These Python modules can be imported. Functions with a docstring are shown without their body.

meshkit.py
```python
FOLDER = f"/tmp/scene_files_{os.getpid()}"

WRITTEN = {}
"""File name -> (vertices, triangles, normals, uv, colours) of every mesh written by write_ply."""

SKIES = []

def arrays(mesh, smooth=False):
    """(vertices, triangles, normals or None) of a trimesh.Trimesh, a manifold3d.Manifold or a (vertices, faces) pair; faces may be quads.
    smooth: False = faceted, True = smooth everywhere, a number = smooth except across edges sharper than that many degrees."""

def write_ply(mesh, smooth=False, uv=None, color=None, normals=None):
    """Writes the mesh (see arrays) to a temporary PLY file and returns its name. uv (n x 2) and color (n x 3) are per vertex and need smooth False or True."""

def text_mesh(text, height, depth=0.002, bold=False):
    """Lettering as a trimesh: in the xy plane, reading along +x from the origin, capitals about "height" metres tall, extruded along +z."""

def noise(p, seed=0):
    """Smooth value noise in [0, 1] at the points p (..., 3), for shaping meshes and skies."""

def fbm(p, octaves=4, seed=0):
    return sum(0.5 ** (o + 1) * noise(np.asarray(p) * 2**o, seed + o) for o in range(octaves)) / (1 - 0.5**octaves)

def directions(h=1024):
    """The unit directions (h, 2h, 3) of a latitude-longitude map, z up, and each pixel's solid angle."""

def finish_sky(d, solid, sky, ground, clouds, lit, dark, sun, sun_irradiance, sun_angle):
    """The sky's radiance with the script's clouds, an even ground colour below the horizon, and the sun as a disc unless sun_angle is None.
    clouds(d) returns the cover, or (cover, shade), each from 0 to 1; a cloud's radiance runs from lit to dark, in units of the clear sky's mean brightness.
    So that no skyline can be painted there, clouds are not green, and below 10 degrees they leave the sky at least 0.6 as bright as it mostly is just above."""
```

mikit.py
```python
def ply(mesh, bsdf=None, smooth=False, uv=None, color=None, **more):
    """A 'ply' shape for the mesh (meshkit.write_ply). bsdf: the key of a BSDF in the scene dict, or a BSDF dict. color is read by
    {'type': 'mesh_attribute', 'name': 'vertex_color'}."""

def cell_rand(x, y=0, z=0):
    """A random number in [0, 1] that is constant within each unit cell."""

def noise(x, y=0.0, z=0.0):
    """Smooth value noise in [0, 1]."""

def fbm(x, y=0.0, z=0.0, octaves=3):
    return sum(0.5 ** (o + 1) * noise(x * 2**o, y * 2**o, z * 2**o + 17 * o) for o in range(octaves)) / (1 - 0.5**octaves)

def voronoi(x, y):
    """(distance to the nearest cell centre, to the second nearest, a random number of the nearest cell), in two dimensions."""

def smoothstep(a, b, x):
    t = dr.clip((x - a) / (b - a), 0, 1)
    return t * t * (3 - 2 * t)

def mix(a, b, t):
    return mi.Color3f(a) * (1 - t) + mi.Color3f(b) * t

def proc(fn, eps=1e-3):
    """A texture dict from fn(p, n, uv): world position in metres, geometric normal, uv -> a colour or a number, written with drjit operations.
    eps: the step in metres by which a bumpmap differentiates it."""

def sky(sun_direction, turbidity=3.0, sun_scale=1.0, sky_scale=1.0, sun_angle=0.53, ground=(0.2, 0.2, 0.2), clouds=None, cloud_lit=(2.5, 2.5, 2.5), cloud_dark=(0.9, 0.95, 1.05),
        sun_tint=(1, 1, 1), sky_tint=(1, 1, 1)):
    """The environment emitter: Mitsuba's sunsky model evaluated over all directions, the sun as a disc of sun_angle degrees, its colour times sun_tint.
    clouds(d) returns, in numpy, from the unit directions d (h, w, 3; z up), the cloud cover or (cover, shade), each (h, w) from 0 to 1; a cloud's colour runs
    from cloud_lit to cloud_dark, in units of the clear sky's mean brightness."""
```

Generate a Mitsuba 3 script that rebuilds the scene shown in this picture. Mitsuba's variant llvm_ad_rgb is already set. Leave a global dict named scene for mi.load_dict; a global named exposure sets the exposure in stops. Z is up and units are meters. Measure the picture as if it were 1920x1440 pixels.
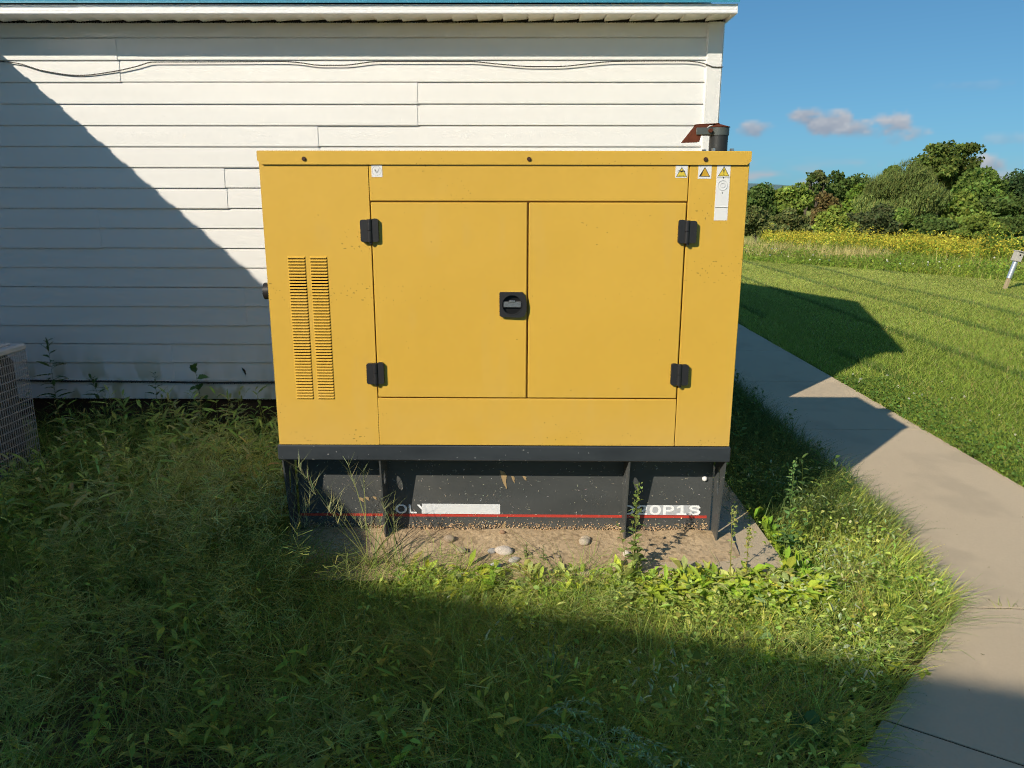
import math, numpy as np, trimesh, drjit as dr, mitsuba as mi, mikit, meshkit
from shapely.geometry import Polygon, Point, box as sbox
from shapely import affinity
T = mi.ScalarTransform4f

# ------------------------------------------------------------------ camera, sky, exposure
exposure = 2.05
CAM = np.array([0.0, 0.0, 1.46])
PITCH, ROLL, YAW, FPX = 0.2373, -0.0018, -0.0109, 1432.0      # radians; focal length for a 1920 px wide frame
SUN_AZ, SUN_EL = 0.7135, 0.5455                               # the way the light travels, height of the sun
_f = np.array([math.sin(YAW) * math.cos(PITCH), math.cos(YAW) * math.cos(PITCH), -math.sin(PITCH)])
_r = np.array([math.cos(YAW), -math.sin(YAW), 0.0])
_d = np.cross(_f, _r)
_up = -(-math.sin(ROLL) * _r + math.cos(ROLL) * _d)
SUN = (-math.sin(SUN_AZ) * math.cos(SUN_EL), -math.cos(SUN_AZ) * math.cos(SUN_EL), math.sin(SUN_EL))


def clouds(d):
    az = np.degrees(np.arctan2(d[..., 0], d[..., 1])); el = np.degrees(np.arcsin(np.clip(d[..., 2], -1, 1)))
    n = meshkit.fbm(np.stack([az * 0.55, el * 1.1, az * 0], -1), 5, 3)
    n2 = meshkit.fbm(np.stack([az * 1.6, el * 2.6, az * 0 + 5], -1), 4, 9)
    cover = np.zeros_like(az); shade = np.zeros_like(az)
    for a, e, ra, re, k in ((16.0, 4.75, 1.25, 0.62, 0.8), (19.5, 5.45, 1.1, 0.75, 0.95), (20.9, 5.05, 1.7, 0.8, 1.0), (22.5, 4.55, 1.7, 0.62, 0.95), (23.4, 4.3, 1.3, 0.5, 0.8), (24.6, 4.65, 1.25, 0.8, 1.0),
                            (25.6, 4.0, 1.5, 0.6, 0.75), (28.8, 6.8, 2.2, 0.35, 0.22), (31.5, 3.6, 2.0, 0.4, 0.35), (29.9, 2.1, 1.2, 0.7, 1.1), (-30, 7, 4, 1.0, .7), (70, 9, 6, 1.4, .7), (130, 12, 8, 2, .7), (-100, 8, 7, 1.5, .7)):
        q = ((az - a) / ra) ** 2 + ((el - e) / re) ** 2
        c = k * np.clip((1.30 - q - 2.2 * (n - 0.5) - 1.6 * (n2 - 0.5)) * 0.75, 0, 1)
        shade = np.where(c > cover, np.clip(0.62 - 0.55 * (el - e) / re + 1.2 * (n2 - 0.5), 0, 1), shade)
        cover = np.maximum(cover, c)
    low = np.clip((3.0 - el) / 1.6, 0, 1) * np.clip((meshkit.fbm(np.stack([az * 0.35, el * 1.2, az * 0 + 2], -1), 4, 21) - 0.40) * 4.5, 0, 1) * 0.85
    shade = np.where(low > cover, 0.35, shade)
    cover = np.maximum(cover, low)
    t = cover * cover * (3 - 2 * cover)
    return 0.9 * t, shade


scene, labels = {}, {}
scene["camera"] = {"type": "perspective", "fov": math.degrees(2 * math.atan(960 / FPX)), "fov_axis": "x", "near_clip": 0.05, "far_clip": 6000.0,
                   "to_world": T().look_at(origin=CAM.tolist(), target=(CAM + _f).tolist(), up=_up.tolist())}
scene["sky_light"] = mikit.sky(SUN, turbidity=3.4, sun_tint=(0.875, 0.99, 1.20), sky_tint=(0.36, 0.64, 0.83), clouds=clouds, cloud_lit=(2.5, 2.5, 2.6), cloud_dark=(1.35, 1.5, 1.85), ground=(0.12, 0.14, 0.08))

# ------------------------------------------------------------------ materials
proc, noise, fbm, mix, smoothstep = mikit.proc, mikit.noise, mikit.fbm, mikit.mix, mikit.smoothstep


def mat(key, color, rough=0.6, spec=0.3, metal=0.0, bump=None, two=True, **kw):
    c = color if isinstance(color, dict) else {"type": "rgb", "value": list(color)}
    b = {"type": "principled", "base_color": c, "roughness": rough, "specular": spec, "metallic": metal, **kw}
    if bump is not None:
        b = {"type": "bumpmap", "nested": b, "arbitrary": bump[0], "scale": bump[1]}
    scene[key] = {"type": "twosided", "b": b} if two else b
    return key


VC = {"type": "mesh_attribute", "name": "vertex_color"}
for key_ in ("m_leaf", "m_grass"):                             # thin leaves: part of the light passes through
    scene[key_] = {"type": "principledthin", "base_color": VC, "roughness": 0.5, "diff_trans": 0.7, "eta": 1.4, "spec_trans": 0.0}
LEAF_GAIN = 1.45                                              # reflected plus passed light, against the reflectances written below
mat("m_print", VC, 0.45, 0.35)
mat("m_straw", VC, 0.8, 0.15)
mat("m_bark", VC, 0.9, 0.1)


def paint_fn(p, n, uv):
    a = fbm(p.x * 3.1, p.y * 3, p.z * 2.3, 4)
    s = fbm(p.x * 60, p.y * 60, p.z * 22, 2)
    st = smoothstep(0.60, 0.75, fbm(p.x * 14 + 3, p.y * 9, p.z * 3.0 + 8, 3))
    speck = smoothstep(0.86, 0.91, noise(p.x * 150, p.y * 150, p.z * 110)) * smoothstep(0.62, 0.82, noise(p.x * 9, p.y * 9, p.z * 10 + 5))
    c = mix((0.60, 0.366, 0.050), (0.645, 0.398, 0.059), a)
    c = mix(c, (0.61, 0.39, 0.085), st * 0.3 + 0.10 * s)
    dust = smoothstep(0.80, 0.45, p.z) * fbm(p.x * 5, p.y * 5, p.z * 8, 3) * 0.35
    c = mix(c, (0.58, 0.40, 0.16), dust)
    return mix(c, (0.20, 0.11, 0.02), speck * 0.6)


mat("m_yellow", proc(paint_fn), 0.42, 0.4, bump=(proc(lambda p, n, uv: fbm(p.x * 6, p.y * 6, p.z * 6, 2) + 0.05 * noise(p.x * 260, p.y * 260, p.z * 260), eps=2e-3), 0.0016))


def vinyl_fn(p, n, uv):
    a = fbm(p.x * 1.3, p.y * 1.3, p.z * 9, 3)
    c = mix((0.69, 0.685, 0.665), (0.73, 0.725, 0.71), a)
    streak = smoothstep(0.50, 0.75, fbm(p.x * 9, 0.0, p.z * 2.2, 3)) * smoothstep(0.75, 0.25, p.z)
    algae = smoothstep(0.52, 0.70, fbm(p.x * 11, 3.0, p.z * 5, 3)) * smoothstep(0.55, 0.22, p.z)
    c = mix(c, (0.55, 0.54, 0.46), streak * 0.5)
    return mix(c, (0.30, 0.30, 0.13), algae * 0.7)


mat("m_vinyl", proc(vinyl_fn), 0.55, 0.3, bump=(proc(lambda p, n, uv: fbm(p.x * 5, p.y * 5, p.z * 30, 2) + 0.15 * noise(p.x * 20, p.y * 20, p.z * 300), eps=2e-3), 0.0005))
mat("m_white", (0.78, 0.78, 0.78), 0.4, 0.4)
mat("m_soffit", (0.80, 0.77, 0.69), 0.6, 0.3)
mat("m_blue_metal", proc(lambda p, n, uv: mix((0.04, 0.22, 0.33), (0.055, 0.26, 0.38), fbm(p.x * 2, p.y * 7, p.z * 7, 3))), 0.35, 0.5)
mat("m_black", (0.022, 0.022, 0.024), 0.45, 0.4)
mat("m_black_inner", (0.006, 0.006, 0.007), 0.5, 0.3)
mat("m_cable", (0.085, 0.08, 0.075), 0.6, 0.3)
mat("m_rubber", (0.03, 0.03, 0.032), 0.6, 0.3)
mat("m_steel", proc(lambda p, n, uv: mix((0.35, 0.36, 0.37), (0.60, 0.61, 0.62), noise(p.x * 300, p.y * 300, p.z * 420))), 0.3, 0.5, metal=0.85)
mat("m_galv", proc(lambda p, n, uv: mix((0.55, 0.58, 0.62), (0.72, 0.74, 0.78), fbm(p.x * 20, p.y * 20, p.z * 6, 3))), 0.35, 0.5, metal=0.7)
mat("m_pipe", proc(lambda p, n, uv: mix((0.016, 0.018, 0.020), (0.030, 0.033, 0.036), fbm(p.x * 20, p.y * 20, p.z * 20, 3))), 0.45, 0.4)
mat("m_rust", proc(lambda p, n, uv: mix((0.06, 0.018, 0.011), (0.15, 0.045, 0.022), fbm(p.x * 35, p.y * 35, p.z * 35, 4))), 0.75, 0.2)
mat("m_dark_rust", (0.06, 0.028, 0.018), 0.6, 0.3)
mat("m_clamp", (0.07, 0.085, 0.085), 0.45, 0.4)
mat("m_red", (0.45, 0.05, 0.035), 0.5, 0.3)


def tank_fn(p, n, uv):
    a = fbm(p.x * 4, p.y * 4, p.z * 9, 4)
    c = mix((0.042, 0.047, 0.049), (0.082, 0.088, 0.090), a)
    k = smoothstep(0.845, 0.90, noise(p.x * 190, p.y * 190, p.z * 150)) * smoothstep(0.35, 0.6, fbm(p.x * 8, p.y * 8, p.z * 8, 2))
    c = mix(c, (0.30, 0.28, 0.24), k * 0.7)
    low = smoothstep(0.13, 0.0, p.z + 0.05 * fbm(p.x * 14, 1.0, p.z * 5, 3))
    dust = smoothstep(0.55, 0.75, fbm(p.x * 5 + 9, p.y * 5, p.z * 3, 4)) * 0.10 + low * 0.45
    return mix(c, (0.20, 0.18, 0.145), dust)


mat("m_tank", proc(tank_fn), 0.5, 0.35)
mat("m_rail", proc(lambda p, n, uv: mix(mix((0.024, 0.029, 0.035), (0.044, 0.052, 0.060), fbm(p.x * 5, p.y * 5, p.z * 20, 4)), (0.30, 0.30, 0.30), smoothstep(0.86, 0.9, noise(p.x * 120, p.y * 90, p.z * 90)) * 0.6)), 0.4, 0.4)


def concrete_fn(p, n, uv):
    a = fbm(p.x * 1.1, p.y * 1.1, 0.0, 4)
    s = noise(p.x * 130, p.y * 130, p.z * 90)
    s2 = noise(p.x * 330, p.y * 330, 3.0)
    c = mix((0.40, 0.325, 0.225), (0.51, 0.42, 0.30), 0.55 * a + 0.25 * s + 0.2 * s2)
    stain = smoothstep(0.55, 0.78, fbm(p.x * 3.3 + 7, p.y * 2.7, 1.0, 4))
    return mix(c, (0.30, 0.25, 0.18), stain * 0.35)


mat("m_concrete", proc(concrete_fn), 0.85, 0.2, bump=(proc(lambda p, n, uv: noise(p.x * 90, p.y * 240, p.z * 90) + 0.6 * noise(p.x * 300, p.y * 300, p.z * 300), eps=1.5e-3), 0.0012))


def dirt_fn(p, n, uv):
    a = fbm(p.x * 7, p.y * 7, p.z * 7, 4)
    s = noise(p.x * 160, p.y * 160, p.z * 160)
    c = mix((0.35, 0.255, 0.15), (0.52, 0.40, 0.26), 0.6 * a + 0.4 * s)
    return mix(c, (0.20, 0.145, 0.09), smoothstep(0.62, 0.82, noise(p.x * 70, p.y * 70, 2.0)) * 0.5)


mat("m_dirt", proc(dirt_fn), 0.95, 0.1, bump=(proc(lambda p, n, uv: fbm(p.x * 60, p.y * 60, p.z * 60, 3), eps=1.5e-3), 0.006))


def ground_fn(p, n, uv):
    u = 0.812 * p.x + 0.584 * p.y - 16.48
    a = fbm(p.x * 2.2, p.y * 2.2, 0.0, 4)
    b = noise(p.x * 45, p.y * 45, 0.0)
    soil = mix((0.045, 0.034, 0.020), (0.10, 0.075, 0.045), 0.5 * a + 0.5 * b)
    turf = mix((0.075, 0.115, 0.018), (0.135, 0.195, 0.032), 0.6 * fbm(p.x * 1.2, p.y * 1.2, 0.0, 4) + 0.4 * b)
    mead = mix((0.10, 0.14, 0.03), (0.19, 0.19, 0.06), fbm(p.x * 0.7, p.y * 0.7, 4.0, 4))
    c = mix(soil, turf, smoothstep(2.55, 2.9, p.x))
    return mix(c, mead, smoothstep(-0.2, 0.6, u))


mat("m_ground", proc(ground_fn), 0.95, 0.1)
mat("m_footing", proc(lambda p, n, uv: mix((0.035, 0.022, 0.016), (0.075, 0.05, 0.035), fbm(p.x * 6, p.y * 6, p.z * 14, 3))), 0.9, 0.1)
mat("m_hazy_hill", (0.075, 0.12, 0.13), 0.95, 0.1)  # bluish tone puts distance haze into the hill colour
mat("m_wood", proc(lambda p, n, uv: mix((0.33, 0.25, 0.15), (0.46, 0.37, 0.24), fbm(p.x * 40, p.y * 40, p.z * 5, 3))), 0.8, 0.2)
mat("m_grey_wood", proc(lambda p, n, uv: mix((0.40, 0.37, 0.33), (0.55, 0.51, 0.46), fbm(p.x * 40, p.y * 40, p.z * 8, 3))), 0.85, 0.2)
mat("m_ac_metal", (0.42, 0.43, 0.44), 0.45, 0.4)
mat("m_ac_coil", proc(lambda p, n, uv: mix((0.045, 0.040, 0.036), (0.10, 0.09, 0.08), noise(p.x * 20, p.y * 420, p.z * 4))), 0.6, 0.3)
mat("m_wire", (0.36, 0.34, 0.33), 0.5, 0.4)
mat("m_stone", VC, 0.85, 0.2)

# ------------------------------------------------------------------ helpers
_used = set()


def numbered(name):
    if name not in _used:
        _used.add(name); return name
    k = 1
    while f"{name}_{k:03d}" in _used:
        k += 1
    _used.add(f"{name}_{k:03d}")
    return f"{name}_{k:03d}"


def thing(name, label, cat, group=None):
    key = numbered(name)
    labels[key] = {"label": label, "category": cat, **({"group": group} if group else {})}
    return key


def put(name, mesh, m, parent=None, smooth=False, color=None, label=None, kind=None, cat=None, group=None):
    key = numbered(f"{parent}__{name}" if parent else name)
    if color is not None and m in ("m_leaf", "m_grass"): color = np.clip(np.asarray(color) * LEAF_GAIN, 0, 0.85)
    scene[key] = mikit.ply(mesh, m, smooth=smooth, color=color)
    e = {}
    if label: e["label"] = label
    if kind: e["kind"] = kind
    if cat: e["category"] = cat
    if group: e["group"] = group
    if e: labels[key] = e
    return key


def bx(x0, x1, y0, y1, z0, z1):
    m = trimesh.creation.box((x1 - x0, y1 - y0, z1 - z0)); m.apply_translation(((x0 + x1) / 2, (y0 + y1) / 2, (z0 + z1) / 2)); return m


def rbx(x0, x1, y0, y1, z0, z1, c=0.003):
    """a box with chamfered edges, as the hull of three shrunken boxes"""
    p = []
    for a in range(3):
        e = [c, c, c]; e[a] = 0
        p.append(bx(x0 + e[0], x1 - e[0], y0 + e[1], y1 - e[1], z0 + e[2], z1 - e[2]).vertices)
    return trimesh.convex.convex_hull(np.vstack(p))


def cat_(ms): return trimesh.util.concatenate([m if isinstance(m, trimesh.Trimesh) else trimesh.Trimesh(*m, process=False) for m in ms])


def tube(pts, r, sides=8, cap=True):
    p = np.asarray(pts, float); r = np.broadcast_to(np.asarray(r, float), (len(p),))
    t = np.gradient(p, axis=0); t /= np.linalg.norm(t, axis=1, keepdims=True) + 1e-12
    ref = np.array([0, 0, 1.0]) if abs(t[:, 2]).mean() < 0.8 else np.array([0, 1.0, 0])
    a = np.cross(t, ref); a /= np.linalg.norm(a, axis=1, keepdims=True) + 1e-12
    b = np.cross(t, a); g = np.arange(sides) * 2 * np.pi / sides
    v = (p[:, None] + r[:, None, None] * (np.cos(g)[None, :, None] * a[:, None] + np.sin(g)[None, :, None] * b[:, None])).reshape(-1, 3)
    f = []
    for i in range(len(p) - 1):
        for j in range(sides):
            k = (j + 1) % sides
            f += [[i * sides + j, (i + 1) * sides + j, (i + 1) * sides + k], [i * sides + j, (i + 1) * sides + k, i * sides + k]]
    if cap:
        n = len(v); v = np.vstack([v, p[:1], p[-1:]])
        for j in range(sides):
            k = (j + 1) % sides
            f += [[n, j, k], [n + 1, (len(p) - 1) * sides + k, (len(p) - 1) * sides + j]]
    return trimesh.Trimesh(v, np.array(f), process=False)


def face_plate(poly, y0, y1):
    """a polygon given in (x, z), as a plate from y0 (front) to y1 (back)"""
    ms = []
    for g in getattr(poly, "geoms", [poly]):
        m = trimesh.creation.extrude_polygon(g, y1 - y0, engine="earcut")
        v = m.vertices.copy(); m.vertices = np.stack([v[:, 0], y1 - v[:, 2], v[:, 1]], 1); ms.append(m)
    return cat_(ms)


def side_plate(poly, x0, x1):
    """a polygon given in (y, z), as a plate from x0 to x1"""
    m = trimesh.creation.extrude_polygon(poly, x1 - x0, engine="earcut")
    v = m.vertices.copy(); m.vertices = np.stack([x0 + v[:, 2], v[:, 0], v[:, 1]], 1); return m


def prism_x(prof, x0, x1):
    """a closed (y, z) profile swept along x"""
    return side_plate(Polygon(prof), x0, x1)


def colored(ms, cs):
    """several meshes joined, each with one colour"""
    v, f, c, n = [], [], [], 0
    for m, col in zip(ms, cs):
        v.append(m.vertices); f.append(np.asarray(m.faces) + n); n += len(m.vertices)
        c.append(np.broadcast_to(np.asarray(col, float), (len(m.vertices), 3)))
    return trimesh.Trimesh(np.vstack(v), np.vstack(f), process=False), np.vstack(c)


class Bag:
    def __init__(s): s.v, s.f, s.c, s.n = [], [], [], 0

    def add(s, v, f, c):
        v = np.asarray(v, float).reshape(-1, 3); s.v.append(v); s.f.append(np.asarray(f) + s.n); s.c.append(np.asarray(c, float).reshape(-1, 3)); s.n += len(v)

    def mesh(s): return trimesh.Trimesh(np.vstack(s.v), np.vstack(s.f), process=False), np.vstack(s.c)

    def build(s, name, m, parent=None, **kw):
        me, c = s.mesh(); return put(name, me, m, parent, color=c, **kw)


def unit(a): return a / (np.linalg.norm(a, axis=-1, keepdims=True) + 1e-12)


def blades(bag, P, h, w, az, lean, curve, col, segs=2):
    """ribbon blades of grass"""
    n = len(P); dh = np.stack([np.cos(az), np.sin(az), 0 * az], 1); sd = np.stack([-np.sin(az), np.cos(az), 0 * az], 1)
    tw = np.random.default_rng(n).uniform(-0.7, 0.7, n)
    sd = sd * np.cos(tw)[:, None] + dh * np.sin(tw)[:, None]
    rows = []
    for k in range(segs):
        t = k / segs
        c = P + dh * ((lean * t + curve * t * t) * h)[:, None]; c[:, 2] += h * (t - 0.35 * curve * t * t)
        ww = (w * (1 - 0.55 * t) * 0.5)[:, None]
        rows += [c - sd * ww, c + sd * ww]
    c = P + dh * ((lean + curve) * h)[:, None]; c[:, 2] += h * (1 - 0.35 * curve); rows.append(c)
    m = 2 * segs + 1; v = np.stack(rows, 1)
    f = []
    for k in range(segs - 1):
        a = 2 * k; f += [[a, a + 1, a + 3], [a, a + 3, a + 2]]
    f.append([2 * segs - 2, 2 * segs - 1, 2 * segs])
    f = (np.arange(n)[:, None, None] * m + np.array(f)[None]).reshape(-1, 3)
    bag.add(v, f, np.repeat(col, m, 0))


def leaves(bag, P, D, L, W, col, rng, droop=0.4, fold=0.25, shape=(0.85, 0.7)):
    """leaf blades: base P, direction D, length L, width W, folded along the midrib and drooping"""
    n = len(P); D = unit(D); up = np.array([0, 0, 1.0])
    s = np.cross(D, up + rng.normal(0, 0.25, (n, 3))); s = unit(s); nn = np.cross(s, D)
    rows = [P]
    L = np.broadcast_to(L, (n,))[:, None]; W = np.broadcast_to(W, (n,))[:, None]; dr_ = np.broadcast_to(droop, (n,))[:, None]
    for t, k in ((0.33, shape[0]), (0.68, shape[1])):
        c = P + D * L * t; c = c - up * L * dr_ * t * t
        rows += [c - s * W * k * 0.5 + nn * W * fold * k * 0.5, c, c + s * W * k * 0.5 + nn * W * fold * k * 0.5]
    rows.append(P + D * L - up * L * dr_)
    v = np.stack(rows, 1)
    f = [[0, 2, 1], [0, 3, 2], [1, 2, 5], [1, 5, 4], [2, 3, 6], [2, 6, 5], [4, 5, 7], [5, 6, 7]]
    f = (np.arange(n)[:, None, None] * 8 + np.array(f)[None]).reshape(-1, 3)
    bag.add(v, f, np.repeat(col, 8, 0))


def quads(bag, P, size, rng, col, flat=0.0, aspect=0.6):
    """small randomly turned leaf faces (rhombs of two triangles)"""
    n = len(P); a = unit(rng.normal(0, 1, (n, 3)) * [1, 1, 1 - flat]); b = unit(np.cross(a, unit(rng.normal(0, 1, (n, 3)))))
    s = np.broadcast_to(size, (n,))[:, None]
    v = np.stack([P - a * s * 0.5, P + b * s * aspect * 0.5, P + a * s * 0.5, P - b * s * aspect * 0.5], 1)
    f = (np.arange(n)[:, None, None] * 4 + np.array([[0, 1, 2], [0, 2, 3]])[None]).reshape(-1, 3)
    bag.add(v, f, np.repeat(col, 4, 0))


def tint(rng, base, n, v=0.25, hue=0.12):
    """n colours scattered about a base colour"""
    k = np.exp(rng.normal(0, v, (n, 1))); h = np.exp(rng.normal(0, hue, (n, 3)) * [1, 0.4, 1])
    return np.clip(np.asarray(base) * k * h, 0.003, 0.9)


def ground_z(x, y):
    u = 0.812 * x + 0.584 * y - 16.48
    z = -0.088 - 0.065 * np.clip(u, 0, 22) - 0.012 * np.clip(u - 22, 0, 60)
    return z + 0.03 * (meshkit.noise(np.stack([x * 0.35, y * 0.35, 0 * x], -1), 5) - 0.5) * np.clip((u + 12) / 6, 0, 1)


# ------------------------------------------------------------------ setting: ground, hill, sidewalk, pad
gx = np.unique(np.concatenate([np.linspace(-3000, -40, 12), np.linspace(-40, 60, 101), np.linspace(60, 3000, 14)]))
gy = np.unique(np.concatenate([np.linspace(-3000, -20, 10), np.linspace(-20, 90, 111), np.linspace(90, 3000, 14)]))
X, Y = np.meshgrid(gx, gy); Z = ground_z(X, Y)
i, j = np.meshgrid(np.arange(len(gy) - 1), np.arange(len(gx) - 1), indexing="ij"); k = len(gx)
q = np.stack([i * k + j, i * k + j + 1, (i + 1) * k + j + 1, (i + 1) * k + j], -1).reshape(-1, 4)
put("ground", (np.stack([X, Y, Z], -1).reshape(-1, 3), q), "m_ground", smooth=True, kind="structure")

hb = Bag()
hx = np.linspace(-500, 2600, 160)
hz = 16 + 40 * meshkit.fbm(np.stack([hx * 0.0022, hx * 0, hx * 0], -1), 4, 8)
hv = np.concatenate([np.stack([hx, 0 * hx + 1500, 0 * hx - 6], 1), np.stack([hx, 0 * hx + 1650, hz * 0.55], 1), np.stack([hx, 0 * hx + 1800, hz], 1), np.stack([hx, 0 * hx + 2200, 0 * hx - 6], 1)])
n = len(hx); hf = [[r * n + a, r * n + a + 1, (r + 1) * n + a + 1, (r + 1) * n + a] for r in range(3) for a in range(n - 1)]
put("hills", (hv, np.array(hf)), "m_hazy_hill", smooth=False, kind="structure")

# the sidewalk: a straight run along the lawn that turns to the left foreground; slabs with tooled joints
left_edge = [(1.80, 16.0), (1.80, 6.46), (1.80, 5.05), (1.79, 3.87), (1.69, 2.69), (1.10, 2.03), (0.53, 1.35), (-0.1, 0.6)]
right_edge = [(2.78, 16.0), (2.78, 6.46), (2.78, 5.05), (2.78, 3.87), (2.76, 2.655), (1.86, 1.55), (1.22, 0.75), (0.55, -0.1)]
lo = [(1.80, y) for y in (16.3, 14.9, 13.5, 12.1, 10.69, 9.28, 7.87)] + left_edge[1:3] + left_edge[4:]
ro = [(2.78, y) for y in (16.3, 14.9, 13.5, 12.1, 10.69, 9.28, 7.87)] + right_edge[1:3] + right_edge[4:]
for a in range(len(lo) - 1):
    poly = Polygon([lo[a], ro[a], ro[a + 1], lo[a + 1]]).buffer(-0.0045)
    m0 = trimesh.creation.extrude_polygon(poly, 0.094, engine="earcut"); m0.apply_translation((0, 0, -0.168))
    m1 = trimesh.creation.extrude_polygon(poly.buffer(-0.0012), 0.0025, engine="earcut"); m1.apply_translation((0, 0, -0.0735))
    top = trimesh.convex.convex_hull(np.vstack([m0.vertices + [0, 0, 0], m1.vertices + [0, 0, 0]]))
    put("slab", top, "m_concrete", "sidewalk")
for a in range(1, len(lo) - 1):
    e0, e1 = np.array(lo[a]), np.array(ro[a]); d = unit(e1 - e0); nrm = np.array([-d[1], d[0]]) * 0.0055; e0, e1 = e0 + d * 0.01, e1 - d * 0.01
    put("joint", (np.array([[*(e0 - nrm), -0.0745], [*(e1 - nrm), -0.0745], [*(e1 + nrm), -0.0745], [*(e0 + nrm), -0.0745]]), np.array([[0, 1, 2, 3]])), "m_footing", "sidewalk")
labels["sidewalk"] = {"label": "pale concrete sidewalk of jointed slabs beside the mown lawn", "kind": "structure"}
put("concrete_pad", rbx(-1.06, 1.105, 2.80, 4.12, -0.25, 0.0, 0.008), "m_concrete", kind="structure")

# sandy dirt washed over the pad in front of the tank
rng = np.random.default_rng(11)
dx, dy = np.meshgrid(np.linspace(-1.0, 0.93, 160), np.linspace(2.74, 3.14, 44))
edge = 0.5 * np.minimum(np.minimum((dx + 1.0) / 0.12, (0.93 - dx) / 0.16), (dy - 2.74) / 0.12)
dn = meshkit.fbm(np.stack([dx * 5, dy * 5, 0 * dx], -1), 4, 2)
dz = np.clip(0.036 * np.clip((dy - 2.83) / 0.29, 0, 1) ** 1.6 + 0.022 * (dn - 0.36) - 0.018 * np.clip(0.5 - edge, 0, 1) - 0.010 * np.clip((dx - 0.35) / 0.4, 0, 1) * np.clip((3.0 - dy) / 0.1, 0, 1), -0.02, 1)
dz += 0.004 * (meshkit.noise(np.stack([dx * 40, dy * 40, 0 * dx], -1), 4) - 0.5) * (dz > 0.002)
i, j = np.meshgrid(np.arange(43), np.arange(159), indexing="ij")
q = np.stack([i * 160 + j, i * 160 + j + 1, (i + 1) * 160 + j + 1, (i + 1) * 160 + j], -1).reshape(-1, 4)
put("sandy_dirt", (np.stack([dx, dy, dz], -1).reshape(-1, 3), q), "m_dirt", smooth=True, kind="structure")
DZ = lambda x, y: float(max(0.0, dz[int(np.clip(round((y - 2.74) / 0.40 * 43), 0, 43)), int(np.clip(round((x + 1.0) / 1.93 * 159), 0, 159))]))

# ------------------------------------------------------------------ the building
B = thing("sided_building", "white vinyl sided building with blue metal roof behind the yellow generator", "building")
WY = 4.83
XW = -3.57                                    # face of the left wing
XC = 1.085                                    # where the siding meets the corner post


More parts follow.
